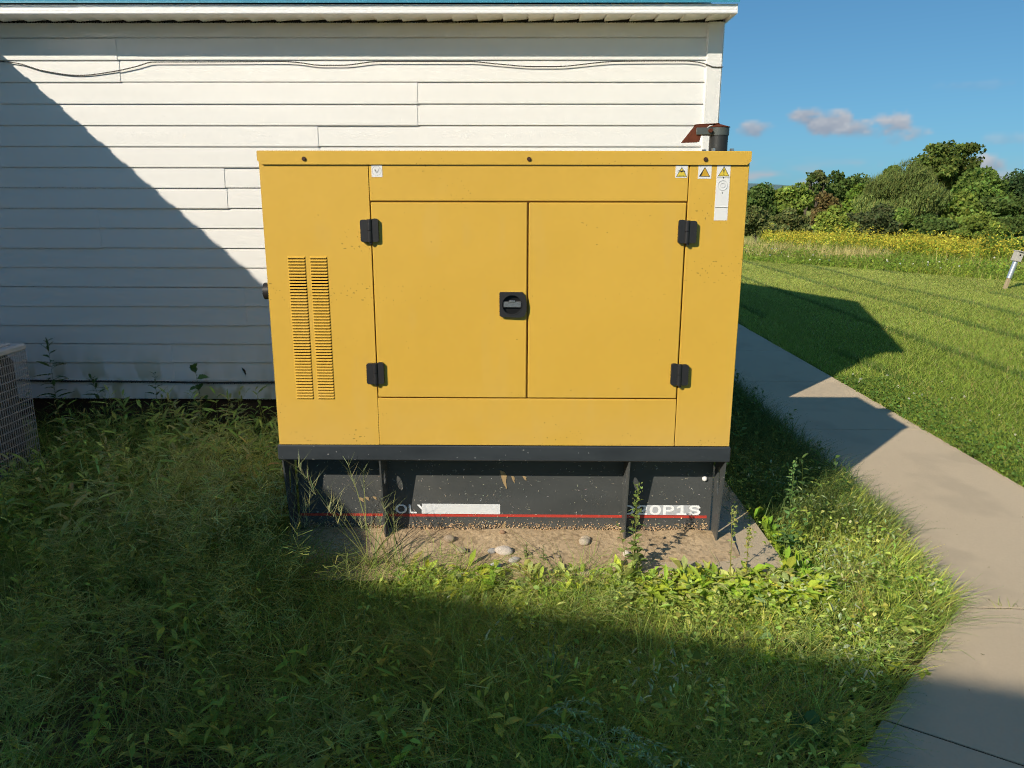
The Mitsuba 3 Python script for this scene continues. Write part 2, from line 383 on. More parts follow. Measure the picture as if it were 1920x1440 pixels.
def course(zb, zt, y):
    return [(y + 0.02, zt - 0.001), (y - 0.002, zt - 0.001), (y - 0.0070, zb + 0.080), (y - 0.0090, zb + 0.045), (y - 0.0118, zb + 0.012), (y - 0.0128, zb + 0.005), (y - 0.0120, zb + 0.0012), (y - 0.009, zb), (y + 0.02, zb)]


seams = {17: -2.392, 16: -2.387, 15: -0.619, 14: -0.622, 13: -1.227, 12: -1.227, 11: -1.815, 10: -1.808, 9: -2.62, 8: -2.62, 5: -1.75, 4: -1.75, 1: -2.25, 2: -2.25}
step = 0.122
for kk in range(19):
    zb = 0.184 + step * kk; zt = min(zb + step, 2.466)
    if kk in seams:
        s = seams[kk]
        put("siding_board", prism_x([(a - 0.0045, b - 0.0025) for a, b in course(zb, zt, WY)], XW, s), "m_vinyl", B, smooth=25)
        put("siding_board", prism_x(course(zb, zt, WY), s - 0.02, XC), "m_vinyl", B, smooth=25)
    else:
        put("siding_board", prism_x(course(zb, zt, WY), XW, XC), "m_vinyl", B, smooth=25)
put("wall_core", bx(-3.7, 1.14, WY + 0.02, WY + 7.0, 0.16, 2.44), "m_footing", B)
put("footing", cat_([bx(-3.7, 1.15, WY + 0.015, WY + 6.98, -0.4, 0.16), bx(-3.7, 1.15, WY + 0.008, WY + 0.015, 0.02, 0.155)]), "m_footing", B, label="dark brown footing below the lowest siding board")
# corner post with its folded lip
put("corner_post", cat_([rbx(1.083, 1.176, WY - 0.026, WY + 0.07, 0.17, 2.462, 0.004), bx(1.088, 1.171, WY - 0.0285, WY - 0.0255, 0.17, 2.461), bx(1.172, 1.1785, WY - 0.02, WY + 0.06, 0.17, 2.461)]), "m_vinyl", B)
sidew = [prism_x([(a, b) for a, b in course(0.184 + step * kk, min(0.184 + step * kk + step, 2.466), 0.0)], WY + 0.07, WY + 7.0) for kk in range(19)]
sm = cat_(sidew); v = sm.vertices.copy(); sm.vertices = np.stack([1.160 - v[:, 1], v[:, 0], v[:, 2]], 1); sm.invert()
put("side_wall", sm, "m_vinyl", B)
# soffit, fascia, roof
ZS, YE = 2.466, 4.592
px0 = -3.33
kk = 0
while px0 < 1.17:
    x1 = min(px0 + 0.1465, 1.186)
    m = trimesh.Trimesh(*(lambda v: (v, trimesh.convex.convex_hull(v).faces))(np.array([[px0, YE + 0.01, ZS], [x1 - 0.012, YE + 0.01, ZS + 0.004], [px0, WY - 0.012, ZS], [x1 - 0.012, WY - 0.012, ZS + 0.011], [px0, YE + 0.01, ZS + 0.012], [x1 + 0.01, YE + 0.01, ZS + 0.016], [px0, WY - 0.012, ZS + 0.012], [x1 + 0.01, WY - 0.012, ZS + 0.021]])), process=False)
    m = trimesh.convex.convex_hull(m.vertices)
    put("soffit_panel", m, "m_soffit", B)
    px0 += 0.1465; kk += 1
put("soffit_channel", bx(-3.33, 1.17, WY - 0.010, WY + 0.05, ZS - 0.004, ZS + 0.03), "m_black_inner", B)  # near-black strip stands in for shade in the open notches at the wall
fprof = [(YE + 0.012, 2.459), (YE, 2.459), (YE - 0.003, 2.463), (YE - 0.003, 2.474), (YE + 0.001, 2.4765), (YE - 0.001, 2.479), (YE - 0.001, 2.489), (YE + 0.002, 2.491), (YE, 2.493), (YE, 2.5075), (YE + 0.012, 2.5075)]
put("fascia", prism_x([(a, b) for a, b in fprof], -3.33, -2.46), "m_white", B, label="left length of white fascia")
put("fascia", prism_x([(a - 0.0022, b) for a, b in fprof], -2.465, 1.186), "m_white", B)
put("fascia_end", bx(1.1865, 1.190, YE - 0.004, WY + 7.0, 2.459, 2.5075), "m_white", B)
put("soffit_return", bx(1.18, 1.1862, YE + 0.013, WY + 0.2, 2.4595, 2.49), "m_soffit", B)
RM = 0.44; YR = YE + 2.60; zr = 2.512 + RM * (YR - YE + 0.02)
YB = YR + 7.0; zb_ = zr - 0.24 * 7.0
roofp = Polygon([(YE - 0.022, 2.5105), (YE - 0.022, 2.522), (YR, zr + 0.02), (YB, zb_ + 0.02), (YB, zb_), (YR, zr)])
put("roof", side_plate(roofp, -7.0, 1.196), "m_blue_metal", B)
put("gable_wall", side_plate(Polygon([(YE + 0.25, 2.47), (YB - 2.2, 2.47), (YR, zr - 0.02), (YE + 0.3, 2.52)]), 1.10, 1.165), "m_vinyl", B)
sl = math.hypot(1, RM)
for xr in np.arange(1.10, -3.4, -0.60):
    put("roof_rib", side_plate(Polygon([(YE - 0.023, 2.521), (YE - 0.023, 2.536), (YR, zr + 0.035), (YR, zr + 0.02)]), xr, xr + 0.022), "m_blue_metal", B)
for xs in (1.13, 0.62, -0.63, -1.2, -1.95, -2.75):
    put("roof_screw", trimesh.creation.cylinder(0.008, 0.012, sections=8, transform=trimesh.transformations.translation_matrix((xs, YE - 0.002, 2.534))), "m_steel", B)
# the left wing (outside the frame) whose eave throws the slanting shade on the wall, and an unseen rear wing shaped for its shade
wl = [prism_x(course(0.184 + step * a, 0.184 + step * (a + 1), 0.0), -0.35, WY) for a in range(19)]
wm = cat_(wl); v = wm.vertices.copy(); wm.vertices = np.stack([XW - v[:, 1], v[:, 0], v[:, 2]], 1); wm.invert()
put("wing_wall", wm, "m_vinyl", B)
put("wing_core", bx(-7.5, XW - 0.02, -0.35, WY, -0.3, 2.47), "m_footing", B)
EVX, EVZ = -3.327, 2.45
wr = Polygon([(EVX, EVZ), (EVX, EVZ + 0.06), (-5.4, EVZ + 1.0), (-7.5, EVZ + 0.06), (-7.5, EVZ)])
m = trimesh.creation.extrude_polygon(wr, 5.0, engine="earcut"); v = m.vertices.copy(); m.vertices = np.stack([v[:, 0], YE - 0.03 - v[:, 2], v[:, 1]], 1)
put("wing_roof", m, "m_blue_metal", B)
put("wing_eave_ribs", cat_([rbx(EVX - 0.03, EVX + 0.011, y - 0.032, y + 0.032, EVZ + 0.004, EVZ + 0.066, 0.006) for y in np.arange(4.50, -0.3, -0.152)]), "m_blue_metal", B, kind="stuff")  # unseen ribs added only to put bumps in the eave's shadow edge
# rear wing: unseen shade caster behind the viewer, sized to admit sky light
RY = -4.0
gz = lambda x: 5.42 - 0.188 * (x + 6.5)
rear = Polygon([(-9.5, -0.3), (-2.9, -0.3), (-2.9, gz(-2.9) - 0.12), (-9.5, gz(-9.5) - 0.12)])
put("rear_wing_wall", face_plate(rear, RY - 0.4, RY - 0.2), "m_vinyl", B)
put("rear_wing_roof", face_plate(Polygon([(-9.7, gz(-9.7)), (-2.7, gz(-2.7)), (-2.7, gz(-2.7) - 0.12), (-9.7, gz(-9.7) - 0.12)]), RY - 6.0, RY), "m_blue_metal", B)


def smooth_path(pts, n=120):
    p = np.asarray(pts, float); d = np.r_[0, np.cumsum(np.linalg.norm(np.diff(p, axis=0), axis=1))]
    from scipy.interpolate import PchipInterpolator
    return np.stack([PchipInterpolator(d, p[:, a])(np.linspace(0, d[-1], n)) for a in range(p.shape[1])], 1)


cab = [(-3.40, 2.262), (-3.081, 2.248), (-2.987, 2.238), (-2.835, 2.196), (-2.625, 2.170), (-2.423, 2.191), (-2.276, 2.220), (-2.179, 2.244), (-1.816, 2.245), (-1.406, 2.247), (-1.312, 2.241), (-1.187, 2.226), (-1.061, 2.226), (-0.839, 2.247), (-0.306, 2.247), (-0.15, 2.234), (0.07, 2.219), (0.195, 2.219), (0.476, 2.243), (0.538, 2.247), (0.943, 2.250), (1.037, 2.243), (1.084, 2.229), (1.132, 2.214), (1.180, 2.215)]
cp = smooth_path([(a, 4.807 if a < 1.06 else 4.797, b) for a, b in cab], 150)
put("wall_cable", tube(cp, 0.0033, 6), "m_cable", smooth=True, label="thin dark cable drooping in loops along the top of the white siding", cat="cable")
cp = smooth_path([(-3.45, 4.812, 0.318), (-3.1, 4.808, 0.305), (-2.37, 4.806, 0.302), (-2.0, 4.808, 0.296), (-1.6, 4.808, 0.299), (-0.8, 4.81, 0.300)], 60)
put("ground_cable", tube(cp, 0.006, 6), "m_rubber", smooth=True, label="dark cable running flat along the lowest siding joint near the weeds", cat="cable")
lf = Bag(); leaves(lf, np.array([[-1.80, 4.806, 0.40]]), np.array([[0.3, -0.15, -0.5]]), 0.055, 0.035, np.array([[0.03, 0.03, 0.02]]), np.random.default_rng(1), 0.1)
lf.build("stuck_leaf", "m_leaf", label="dark dead leaf stuck on the shaded white siding left of the generator", cat="leaf")

# ------------------------------------------------------------------ the generator
G = thing("generator", "yellow steel generator cabinet on a black base tank, on a concrete pad", "generator")
GY, GB = 3.0, 3.80
XL, XR, Z0, Z1 = -0.994, 0.861, 0.474, 1.634
DXL, DXM, DXR, DZ0, DZ1 = -0.578, 0.028, 0.6335, 0.677, 1.449
LZ = 1.587                                                   # lower edge of the lid's lip
# lid: top sheet with a front lip whose lower corners are cut
lip = Polygon([(XL - 0.003, Z1), (XR + 0.003, Z1), (XR + 0.003, LZ + 0.014), (XR - 0.012, LZ), (XL + 0.012, LZ), (XL - 0.003, LZ + 0.014)])
put("lid", cat_([face_plate(lip, GY - 0.0085, GY - 0.0050), rbx(XL - 0.003, XR + 0.003, GY - 0.0085, GB + 0.012, Z1 - 0.006, Z1 + 0.003, 0.0025)]), "m_yellow", G)
for bxx in (-0.819, 0.030, 0.692):
    h = trimesh.creation.cylinder(0.0068, 0.007, sections=6); w = trimesh.creation.cylinder(0.0080, 0.002, sections=16)
    m = cat_([h, w]); m.apply_transform(trimesh.transformations.rotation_matrix(math.pi / 2, (1, 0, 0))); m.apply_translation((bxx, GY - 0.0115, 1.607))
    put("lid_bolt", m, "m_dark_rust", G, smooth=30)
# louvred left panel with real slots
NL, LVT, LVB = 48, 1.240, 0.664
pitch = (LVT - LVB) / NL
cols = ((-0.9095, -0.838), (-0.8225, -0.7525))
lp = sbox(XL, Z0, DXL - 0.0025, LZ + 0.03)
holes = [sbox(a + 0.002, LVT - pitch * k - 0.0092, b - 0.002, LVT - pitch * k - 0.0028) for a, b in cols for k in range(NL)]
import shapely
put("left_panel", face_plate(lp.difference(shapely.union_all(holes)), GY, GY + 0.0025), "m_yellow", G)


def louvre(a, b, zt):
    """a pressed hood: leans out from its top edge, open along its lower edge"""
    ztop, zb, o, e = zt + 0.0024, zt - 0.0042, 0.0062, 0.005
    v = np.array([[a, 0, ztop], [b, 0, ztop], [a + e, -o, zb + 0.002], [b - e, -o, zb + 0.002], [a, 0, zb], [b, 0, zb], [a + e, -o, zb], [b - e, -o, zb], [a + e * 0.6, -o * 0.55, ztop - 0.0015], [b - e * 0.6, -o * 0.55, ztop - 0.0015]])
    v[:, 1] += GY
    f = [[0, 8, 9], [0, 9, 1], [8, 2, 3], [8, 3, 9], [2, 6, 7], [2, 7, 3], [0, 4, 6], [0, 6, 8], [8, 6, 2], [1, 7, 5], [1, 9, 7], [9, 3, 7]]
    return trimesh.Trimesh(v, np.array(f), process=False)


for a, b in cols:
    for k in range(NL):
        put("louvre", louvre(a, b, LVT - pitch * k), "m_yellow", G)
put("right_panel", rbx(DXR + 0.0035, XR, GY, GY + 0.02, Z0, LZ + 0.03, 0.002), "m_yellow", G)
put("top_panel", rbx(DXL + 0.0005, DXR + 0.0005, GY - 0.0012, GY + 0.02, DZ1 + 0.0045, LZ + 0.03, 0.002), "m_yellow", G)
put("bottom_panel", rbx(DXL - 0.0005, DXR + 0.0005, GY - 0.0012, GY + 0.02, Z0, DZ0 - 0.004, 0.002), "m_yellow", G)
DL = put("door", rbx(DXL + 0.0035, DXM - 0.0035, GY - 0.004, GY + 0.02, DZ0 + 0.001, DZ1 - 0.001, 0.0025), "m_yellow", G, label="left door carrying the black latch")
DRr = put("door", rbx(DXM + 0.0030, DXR - 0.0025, GY - 0.004, GY + 0.02, DZ0 + 0.001, DZ1 - 0.001, 0.0025), "m_yellow", G, label="right door without a latch")
# inner frame seen in the gaps, and the cabinet's other sides
put("door_frame", cat_([bx(DXL - 0.03, DXR + 0.03, GY + 0.0205, GY + 0.03, DZ0 - 0.03, DZ1 + 0.03)]), "m_yellow", G)
put("side_panel", rbx(XL, XL + 0.02, GY + 0.0035, GB, Z0, Z1 - 0.006, 0.002), "m_yellow", G)
put("side_panel", rbx(XR - 0.02, XR, GY + 0.021, GB, Z0, Z1 - 0.006, 0.002), "m_yellow", G)
put("back_panel", rbx(XL + 0.021, XR - 0.021, GB - 0.02, GB, Z0, Z1 - 0.006, 0.002), "m_yellow", G)
put("radiator_box", bx(XL + 0.03, DXL - 0.04, GY + 0.05, GB - 0.1, Z0 + 0.05, Z1 - 0.05), "m_black_inner", G)  # near-black box stands in for the shade behind the louvre slots
put("side_latch", trimesh.creation.cylinder(0.036, 0.116, sections=20, transform=trimesh.transformations.translation_matrix((XL - 0.055, 3.3, 1.072)) @ trimesh.transformations.rotation_matrix(math.pi / 2, (0, 1, 0))), "m_black", G, smooth=30)


def rrect(x0, x1, z0, z1, r): return sbox(x0 + r, z0 + r, x1 - r, z1 - r).buffer(r, quad_segs=4)


def hinge(cx, cz, flip):
    """two black leaves either side of a knuckle barrel; the door-side leaf is the narrower"""
    s = -1 if flip else 1
    w1, w2, hh = 0.029, 0.033, 0.044
    X = lambda a, b: (min(cx + s * a, cx + s * b), max(cx + s * a, cx + s * b))
    H = put("hinge", face_plate(rrect(*X(-0.035, -0.006), cz - hh, cz + hh - 0.004, 0.008).union(sbox(*X(-0.02, -0.006)[:1], cz - hh + 0.002, X(-0.02, -0.004)[1], cz + hh - 0.006)), GY - 0.020, GY - 0.0005), "m_black", G, smooth=30)
    put("leaf", face_plate(rrect(*X(0.008, 0.034), cz - hh, cz + hh, 0.008), GY - 0.019, GY - 0.0045), "m_black", H, smooth=30)
    put("barrel", tube([(cx + s * 0.001, GY - 0.017, cz - hh), (cx + s * 0.001, GY - 0.017, cz - 0.001)], 0.0098, 14), "m_black", H, smooth=40)
    put("barrel", tube([(cx + s * 0.001, GY - 0.017, cz + 0.001), (cx + s * 0.001, GY - 0.017, cz + hh - 0.002)], 0.0098, 14), "m_black", H, smooth=40)
    put("pin", tube([(cx + 0.004, GY - 0.015, cz - hh - 0.008), (cx + 0.004, GY - 0.015, cz - hh)], 0.006, 8), "m_black", H)


hinge(-0.581, 1.343, False); hinge(-0.581, 0.780, False); hinge(0.637, 1.341, True); hinge(0.637, 0.780, True)
# latch: a black bezel with a round well and a steel paddle across it
lx, lz = -0.031, 1.057
bez = Polygon([(lx - 0.052, lz + 0.050), (lx + 0.040, lz + 0.050), (lx + 0.049, lz + 0.036), (lx + 0.056, lz + 0.004), (lx + 0.055, lz - 0.022), (lx + 0.047, lz - 0.044), (lx + 0.030, lz - 0.050), (lx - 0.044, lz - 0.047), (lx - 0.051, lz - 0.041)]).buffer(-0.006).buffer(0.006, quad_segs=4)
well = Point(lx - 0.002, lz + 0.001).buffer(0.0385, quad_segs=10)
LA = put("latch", face_plate(bez.difference(well), GY - 0.020, GY - 0.0042), "m_black", G, smooth=30)
put("well", face_plate(Point(lx - 0.002, lz + 0.001).buffer(0.039, quad_segs=10), GY - 0.0065, GY - 0.0041), "m_black_inner", LA)
put("rim", face_plate(well.buffer(0.0022).difference(well.buffer(-0.0005)), GY - 0.0215, GY - 0.0195), "m_black", LA)
put("paddle", cat_([rbx(lx - 0.036, lx + 0.034, GY - 0.017, GY - 0.0065, lz - 0.010, lz + 0.013, 0.002), rbx(lx - 0.014, lx + 0.010, GY - 0.0205, GY - 0.0165, lz + 0.010, lz + 0.019, 0.002)]), "m_steel", LA)

# stickers: white cards with printed signs
WHT, BLK, YEL, GRY = (0.72, 0.72, 0.72), (0.02, 0.02, 0.02), (0.66, 0.50, 0.06), (0.52, 0.53, 0.56)


def tri(cx, zb, w, h): return Polygon([(cx - w / 2, zb), (cx + w / 2, zb), (cx, zb + h)])


def card(x0, x1, z0, z1, y, extra, lab):
    ms = [face_plate(sbox(x0, z0, x1, z1), y - 0.0012, y - 0.0001)]; cs = [WHT]
    for k, (p, c) in enumerate(extra):
        ms.append(face_plate(p, y - 0.0016 - 0.0004 * k, y - 0.0011)); cs.append(c)
    m, c = colored(ms, cs); put("sticker", m, "m_print", G, color=c, label=lab)


ring = lambda x, z, r, w: Point(x, z).buffer(r).difference(Point(x, z).buffer(r - w))
card(-0.567, -0.526, 1.541, 1.586, GY - 0.0012, [(ring(-0.547, 1.564, 0.018, 0.0015), (0.45, 0.45, 0.46)), (Polygon([(-0.556, 1.568), (-0.546, 1.552), (-0.551, 1.570)]), (0.2, 0.2, 0.2)), (Polygon([(-0.547, 1.560), (-0.536, 1.574), (-0.545, 1.556)]), (0.42, 0.42, 0.42))], "small white square sticker with a faded round print")
hand = Polygon([(0.590, 1.5632), (0.598, 1.5650), (0.605, 1.5595), (0.612, 1.5630), (0.621, 1.5600), (0.6165, 1.5660), (0.610, 1.5675), (0.604, 1.5650), (0.597, 1.5675)])
card(0.583, 0.6285, 1.540, 1.586, GY - 0.0012, [(tri(0.6065, 1.5435, 0.042, 0.036), BLK), (tri(0.6065, 1.5452, 0.036, 0.0305), YEL), (hand, BLK), (sbox(0.595, 1.5475, 0.616, 1.5495), (0.35, 0.36, 0.05))], "white sticker with a yellow triangle and black hand sign")
card(0.669, 0.719, 1.537, 1.586, GY, [(tri(0.6935, 1.544, 0.043, 0.036), BLK), (Polygon([(0.6815, 1.5465), (0.711, 1.5465), (0.6935, 1.5765), (0.6865, 1.561)]), (0.55, 0.33, 0.03))], "white sticker with an orange triangle sign")
card(0.739, 0.790, 1.383, 1.586, GY, [(tri(0.7655, 1.5465, 0.042, 0.036), BLK), (tri(0.7655, 1.5482, 0.036, 0.0305), YEL), (Polygon([(0.7628, 1.5705), (0.7682, 1.5705), (0.7665, 1.5575), (0.7645, 1.5575)]).union(Point(0.7655, 1.5535).buffer(0.0019)), BLK), (sbox(0.764, 1.5385, 0.767, 1.5425), BLK), (sbox(0.763, 1.4835, 0.766, 1.4875), BLK), (ring(0.764, 1.513, 0.0185, 0.0012).union(ring(0.764, 1.513, 0.009, 0.001)), (0.55, 0.55, 0.57)), (sbox(0.7395, 1.4315, 0.7895, 1.4328), (0.45, 0.44, 0.42)), (sbox(0.7395, 1.5440, 0.7895, 1.5448), (0.6, 0.58, 0.5))], "long white sticker with an exclamation triangle at its top")

# base rail, tank plate, gussets, lettering
put("base_rail", rbx(XL - 0.008, XR + 0.006, GY - 0.006, GB + 0.006, 0.407, 0.4715, 0.004), "m_rail", G)
TY = 3.15
put("fuel_tank", bx(XL + 0.02, XR - 0.02, TY, GB - 0.05, 0.0015, 0.4065), "m_tank", G)


def gusset(x, hole_z=0.30, slot=False):
    p = Polygon([(GY + 0.002, 0.4065), (TY - 0.0005, 0.4065), (TY - 0.0005, 0.0015), (GY + 0.072, 0.0015), (GY + 0.004, 0.40)])
    h = Point(0, 0).buffer(0.5, quad_segs=6)
    p = p.difference(affinity.translate(affinity.scale(h, 0.040, 0.062 if not slot else 0.13), GY + 0.085, hole_z))
    put("gusset", side_plate(p, x, x + 0.0065), "m_tank", G)


gusset(XL + 0.004, 0.29, True); gusset(-0.586, 0.30); gusset(0.452, 0.30); gusset(XR - 0.012, 0.29, True)
put("tank_bolt", trimesh.creation.icosphere(2, 0.0115).apply_translation((0.806, TY - 0.003, 0.278)), "m_white", G, smooth=True)
put("stripe", bx(XL + 0.022, XR - 0.035, TY - 0.0014, TY - 0.0002, 0.0925, 0.1045), "m_red", G, label="thin red stripe along the black tank")


def lettering(text, x0, x1, z0, h, y, col):
    m = meshkit.text_mesh(text, h, 0.001, bold=True); v = m.vertices.copy(); v[:, 0] = x0 + (v[:, 0] - v[:, 0].min()) / np.ptp(v[:, 0]) * (x1 - x0)
    m.vertices = np.stack([v[:, 0], y - v[:, 2], z0 + v[:, 1]], 1)
    return m


tx = [lettering("OLY", -0.549, -0.403, 0.109, 0.0385, TY - 0.0010, 0), face_plate(sbox(-0.431, 0.106, -0.086, 0.1525), TY - 0.0026, TY - 0.0002)]
m, c = colored(tx, [(0.80, 0.82, 0.84), (0.66, 0.68, 0.70)])
put("brand_lettering", m, "m_print", G, color=c, label="white letters OL running into a blank white block")
tx = [face_plate(sbox(0.545, 0.1065, 0.790, 0.1530), TY - 0.0011, TY - 0.0002), lettering("D20P1S", 0.452, 0.797, 0.109, 0.0420, TY - 0.0013, 0)]
m, c = colored(tx, [(0.42, 0.44, 0.47), (0.82, 0.84, 0.86)])
put("model_lettering", m, "m_print", G, color=c, label="white lettering D20P1S over a grey ground")

# exhaust stack with clamp and rain flap
PX, PY = 0.812, 3.30
pipe = tube([(PX, PY, Z1 - 0.02), (PX, PY, 1.738)], 0.0375, 28)
put("exhaust_pipe", pipe, "m_pipe", G, smooth=40)
put("flange", tube([(PX, PY, Z1 + 0.003), (PX, PY, Z1 + 0.009)], 0.047, 24), "m_pipe", G, smooth=40)
for a in range(4):
    an = math.pi / 4 + a * math.pi / 2 + 0.25
    put("flange_bolt", trimesh.creation.cylinder(0.009, 0.026, sections=6, transform=trimesh.transformations.translation_matrix((PX + 0.058 * math.cos(an), PY + 0.058 * math.sin(an), Z1 + 0.016))), "m_steel", G)
CL = put("clamp", cat_([tube([(PX, PY, 1.716), (PX, PY, 1.746)], 0.0405, 28), rbx(PX - 0.099, PX - 0.034, PY - 0.030, PY - 0.024, 1.717, 1.745, 0.002), rbx(PX - 0.099, PX - 0.034, PY + 0.024, PY + 0.030, 1.717, 1.745, 0.002)]), "m_clamp", G, smooth=40)
put("clamp_bolt", tube([(PX - 0.044, PY - 0.044, 1.733), (PX - 0.044, PY + 0.036, 1.733)], 0.0085, 6), "m_rust", CL)
wt = Polygon([(PX - 0.096, 1.758), (PX - 0.040, 1.758), (PX - 0.066, 1.738), (PX - 0.075, 1.722), (PX - 0.083, 1.690), (PX - 0.150, 1.688)])
FL = put("rain_flap", cat_([face_plate(wt, PY - 0.021, PY - 0.016), face_plate(wt, PY + 0.016, PY + 0.021)]), "m_rust", G, label="rusty rain flap and counterweight arm on the exhaust pipe")
cap = trimesh.convex.convex_hull(np.vstack([np.c_[PX + 0.044 * np.cos(g), PY + 0.044 * np.sin(g), 1.7475 + 0.0 * g] for g in [np.linspace(0, 6.28, 25)[:-1]]] + [np.c_[PX + 0.044 * np.cos(g), PY + 0.044 * np.sin(g), 1.7495 + 0 * g] for g in [np.linspace(0, 6.28, 25)[:-1]]] + [np.array([[PX - 0.012, PY - 0.012, 1.763], [PX - 0.012, PY + 0.012, 1.763]])]))
put("cap", cat_([cap, trimesh.convex.convex_hull(np.array([[PX - 0.10, PY - 0.02, 1.7585], [PX - 0.10, PY + 0.02, 1.7585], [PX - 0.006, PY - 0.026, 1.763], [PX - 0.006, PY + 0.026, 1.763], [PX - 0.006, PY + 0.026, 1.7605], [PX - 0.10, PY - 0.02, 1.756], [PX - 0.10, PY + 0.02, 1.756], [PX - 0.006, PY - 0.026, 1.7605]]))]), "m_rust", FL)

# dried mud and straw caught on the tank, one part each
rng = np.random.default_rng(5)
sb = Bag()
n = 620; P = np.stack([rng.uniform(XL + 0.03, XR - 0.03, n), np.full(n, TY - 0.0016), rng.uniform(0.03, 0.385, n)], 1)
a = rng.uniform(0, np.pi, n); L = rng.uniform(0.002, 0.0075, n); w = rng.uniform(0.0006, 0.0013, n)
d = np.stack([np.cos(a), 0 * a, np.sin(a)], 1); s = np.stack([-np.sin(a), 0 * a, np.cos(a)], 1)
v = np.stack([P - d * L[:, None], P + s * w[:, None], P + d * L[:, None], P - s * w[:, None]], 1)
sb.add(v, (np.arange(n)[:, None, None] * 4 + np.array([[0, 1, 2], [0, 2, 3]])).reshape(-1, 3), np.repeat(tint(rng, (0.36, 0.34, 0.29), n, 0.35), 4, 0))
for cx, cz, hh, ww in ((-0.073, 0.268, 0.085, 0.013), (-0.03, 0.27, 0.03, 0.006), (0.02, 0.275, 0.02, 0.007), (-0.075, 0.05, 0.035, 0.010), (-0.70, 0.17, 0.02, 0.01), (-0.674, 0.175, 0.016, 0.008), (-0.64, 0.178, 0.014, 0.007)):
    pts = np.array([[-ww, hh * 0.5], [ww * 0.4, hh * 0.42], [ww * 1.2, hh * 0.2], [ww * 0.9, -hh * 0.1], [ww * 1.3, -hh * 0.5], [ww * 0.2, -hh * 0.2], [-ww * 0.4, hh * 0.1]])
    if cz < 0.1: pts[:, 1] *= -1
    m = face_plate(Polygon(pts + [cx, cz]).buffer(0.001), TY - 0.003, TY - 0.0003); sb.add(m.vertices, m.faces, np.broadcast_to((0.36, 0.26, 0.14), (len(m.vertices), 3)))
sb.build("straw_bits", "m_straw", G, kind="stuff")
cb = Bag()
n = 3600; xx = rng.uniform(XL + 0.05, XR - 0.03, n)
hgt = 0.014 + 0.050 * meshkit.fbm(np.stack([xx * 3.5, xx * 0, xx * 0], -1), 3, 4) + 0.01 * (xx > -0.5) * (xx < 0.45)
zz = 0.018 + np.abs(rng.normal(0, 0.5, n)) * hgt
P = np.stack([xx, TY - 0.003 - rng.uniform(0, 0.012, n) * np.clip(1 - zz / 0.07, 0, 1), zz], 1)
for _ in range(2):
    quads(cb, P + rng.normal(0, 0.0012, P.shape) * [1, 0.4, 1], rng.uniform(0.004, 0.0095, n), rng, tint(rng, (0.56, 0.40, 0.24), n, 0.22, 0.05), aspect=0.7)
cb.build("mud_crumbs", "m_straw", G, kind="stuff")
st = Bag()
n = 900; P = np.stack([rng.uniform(-0.9, 0.88, n), 3.13 - np.abs(rng.normal(0, 0.075, n)), np.zeros(n)], 1); P[:, 2] = [DZ(*p[:2]) + 0.004 for p in P]
a = rng.uniform(-0.6, 0.6, n) + np.pi * (rng.random(n) < 0.5); L = rng.uniform(0.015, 0.06, n)
blades(st, P, L, rng.uniform(0.0012, 0.0025, n), a, np.full(n, 3.0), np.full(n, 0.3), tint(rng, (0.42, 0.31, 0.15), n, 0.25, 0.05), 1)
v = st.v[-1].reshape(-1, 3, 3); v[:, :, 2] = np.minimum(v[:, :, 2], v[:, :1, 2] + 0.006); v[:, :, :2] = v[:, :1, :2] + (v[:, :, :2] - v[:, :1, :2]) * 0.33
st.build("straw_litter", "m_straw", kind="stuff", label="dry straw litter on the sandy dirt along the tank", cat="straw")

# pebbles
rng = np.random.default_rng(8)
for x, y, r, sx, sz, col, lab in ((-0.065, 2.957, 0.026, 1.5, 0.75, (0.52, 0.46, 0.40), "largest pale flat pebble on the dirt before the tank"), (-0.022, 2.895, 0.016, 1.6, 0.7, (0.42, 0.39, 0.36), "grey pebble just in front of the largest pale pebble"),
                                  (-0.095, 2.855, 0.015, 1.5, 0.7, (0.42, 0.44, 0.46), "bluish pebble at the edge of the weeds before the tank"), (-0.115, 2.967, 0.015, 1.3, 0.8, (0.33, 0.32, 0.31), "dark grey pebble left of the largest pale pebble"),
                                  (0.279, 3.035, 0.021, 1.15, 0.8, (0.42, 0.36, 0.28), "round tan pebble near the right middle gusset"), (0.287, 3.058, 0.018, 1.2, 0.75, (0.45, 0.37, 0.27), "tan pebble behind the round tan pebble"), (-0.303, 3.045, 0.020, 1.2, 0.9, (0.33, 0.26, 0.19), "brown clod on the dirt near the white block"),
                                  (-0.245, 2.965, 0.020, 1.1, 0.7, (0.37, 0.30, 0.22), "buried brown pebble in the dirt left of centre"), (-0.075, 3.10, 0.010, 1.3, 0.8, (0.30, 0.19, 0.12), "small reddish clod against the tank"), (0.448, 2.950, 0.014, 1.0, 1.0, (0.55, 0.50, 0.42), "small white pebble at the foot of the leafy weed"),
                                  (0.16, 2.93, 0.009, 1.3, 0.8, (0.28, 0.22, 0.16), "tiny brown pebble on the right side dirt")):
    m = trimesh.creation.icosphere(2, 1.0); v = m.vertices; dsp = 1 + 0.35 * (meshkit.fbm(v * 1.3 + r * 977, 3, 2) - 0.5)
    m.vertices = v * dsp[:, None] * [r * sx, r, r * sz]; m.apply_transform(trimesh.transformations.rotation_matrix(rng.uniform(-0.5, 0.5), (0, 0, 1))); m.apply_translation((x, y, DZ(x, y) + r * sz * 0.55))
    cc = np.asarray(col) * (0.8 + 0.4 * meshkit.noise(m.vertices * 160, 3))[:, None]
    put("pebble", m, "m_stone", smooth=True, color=cc, label=lab, cat="pebble")

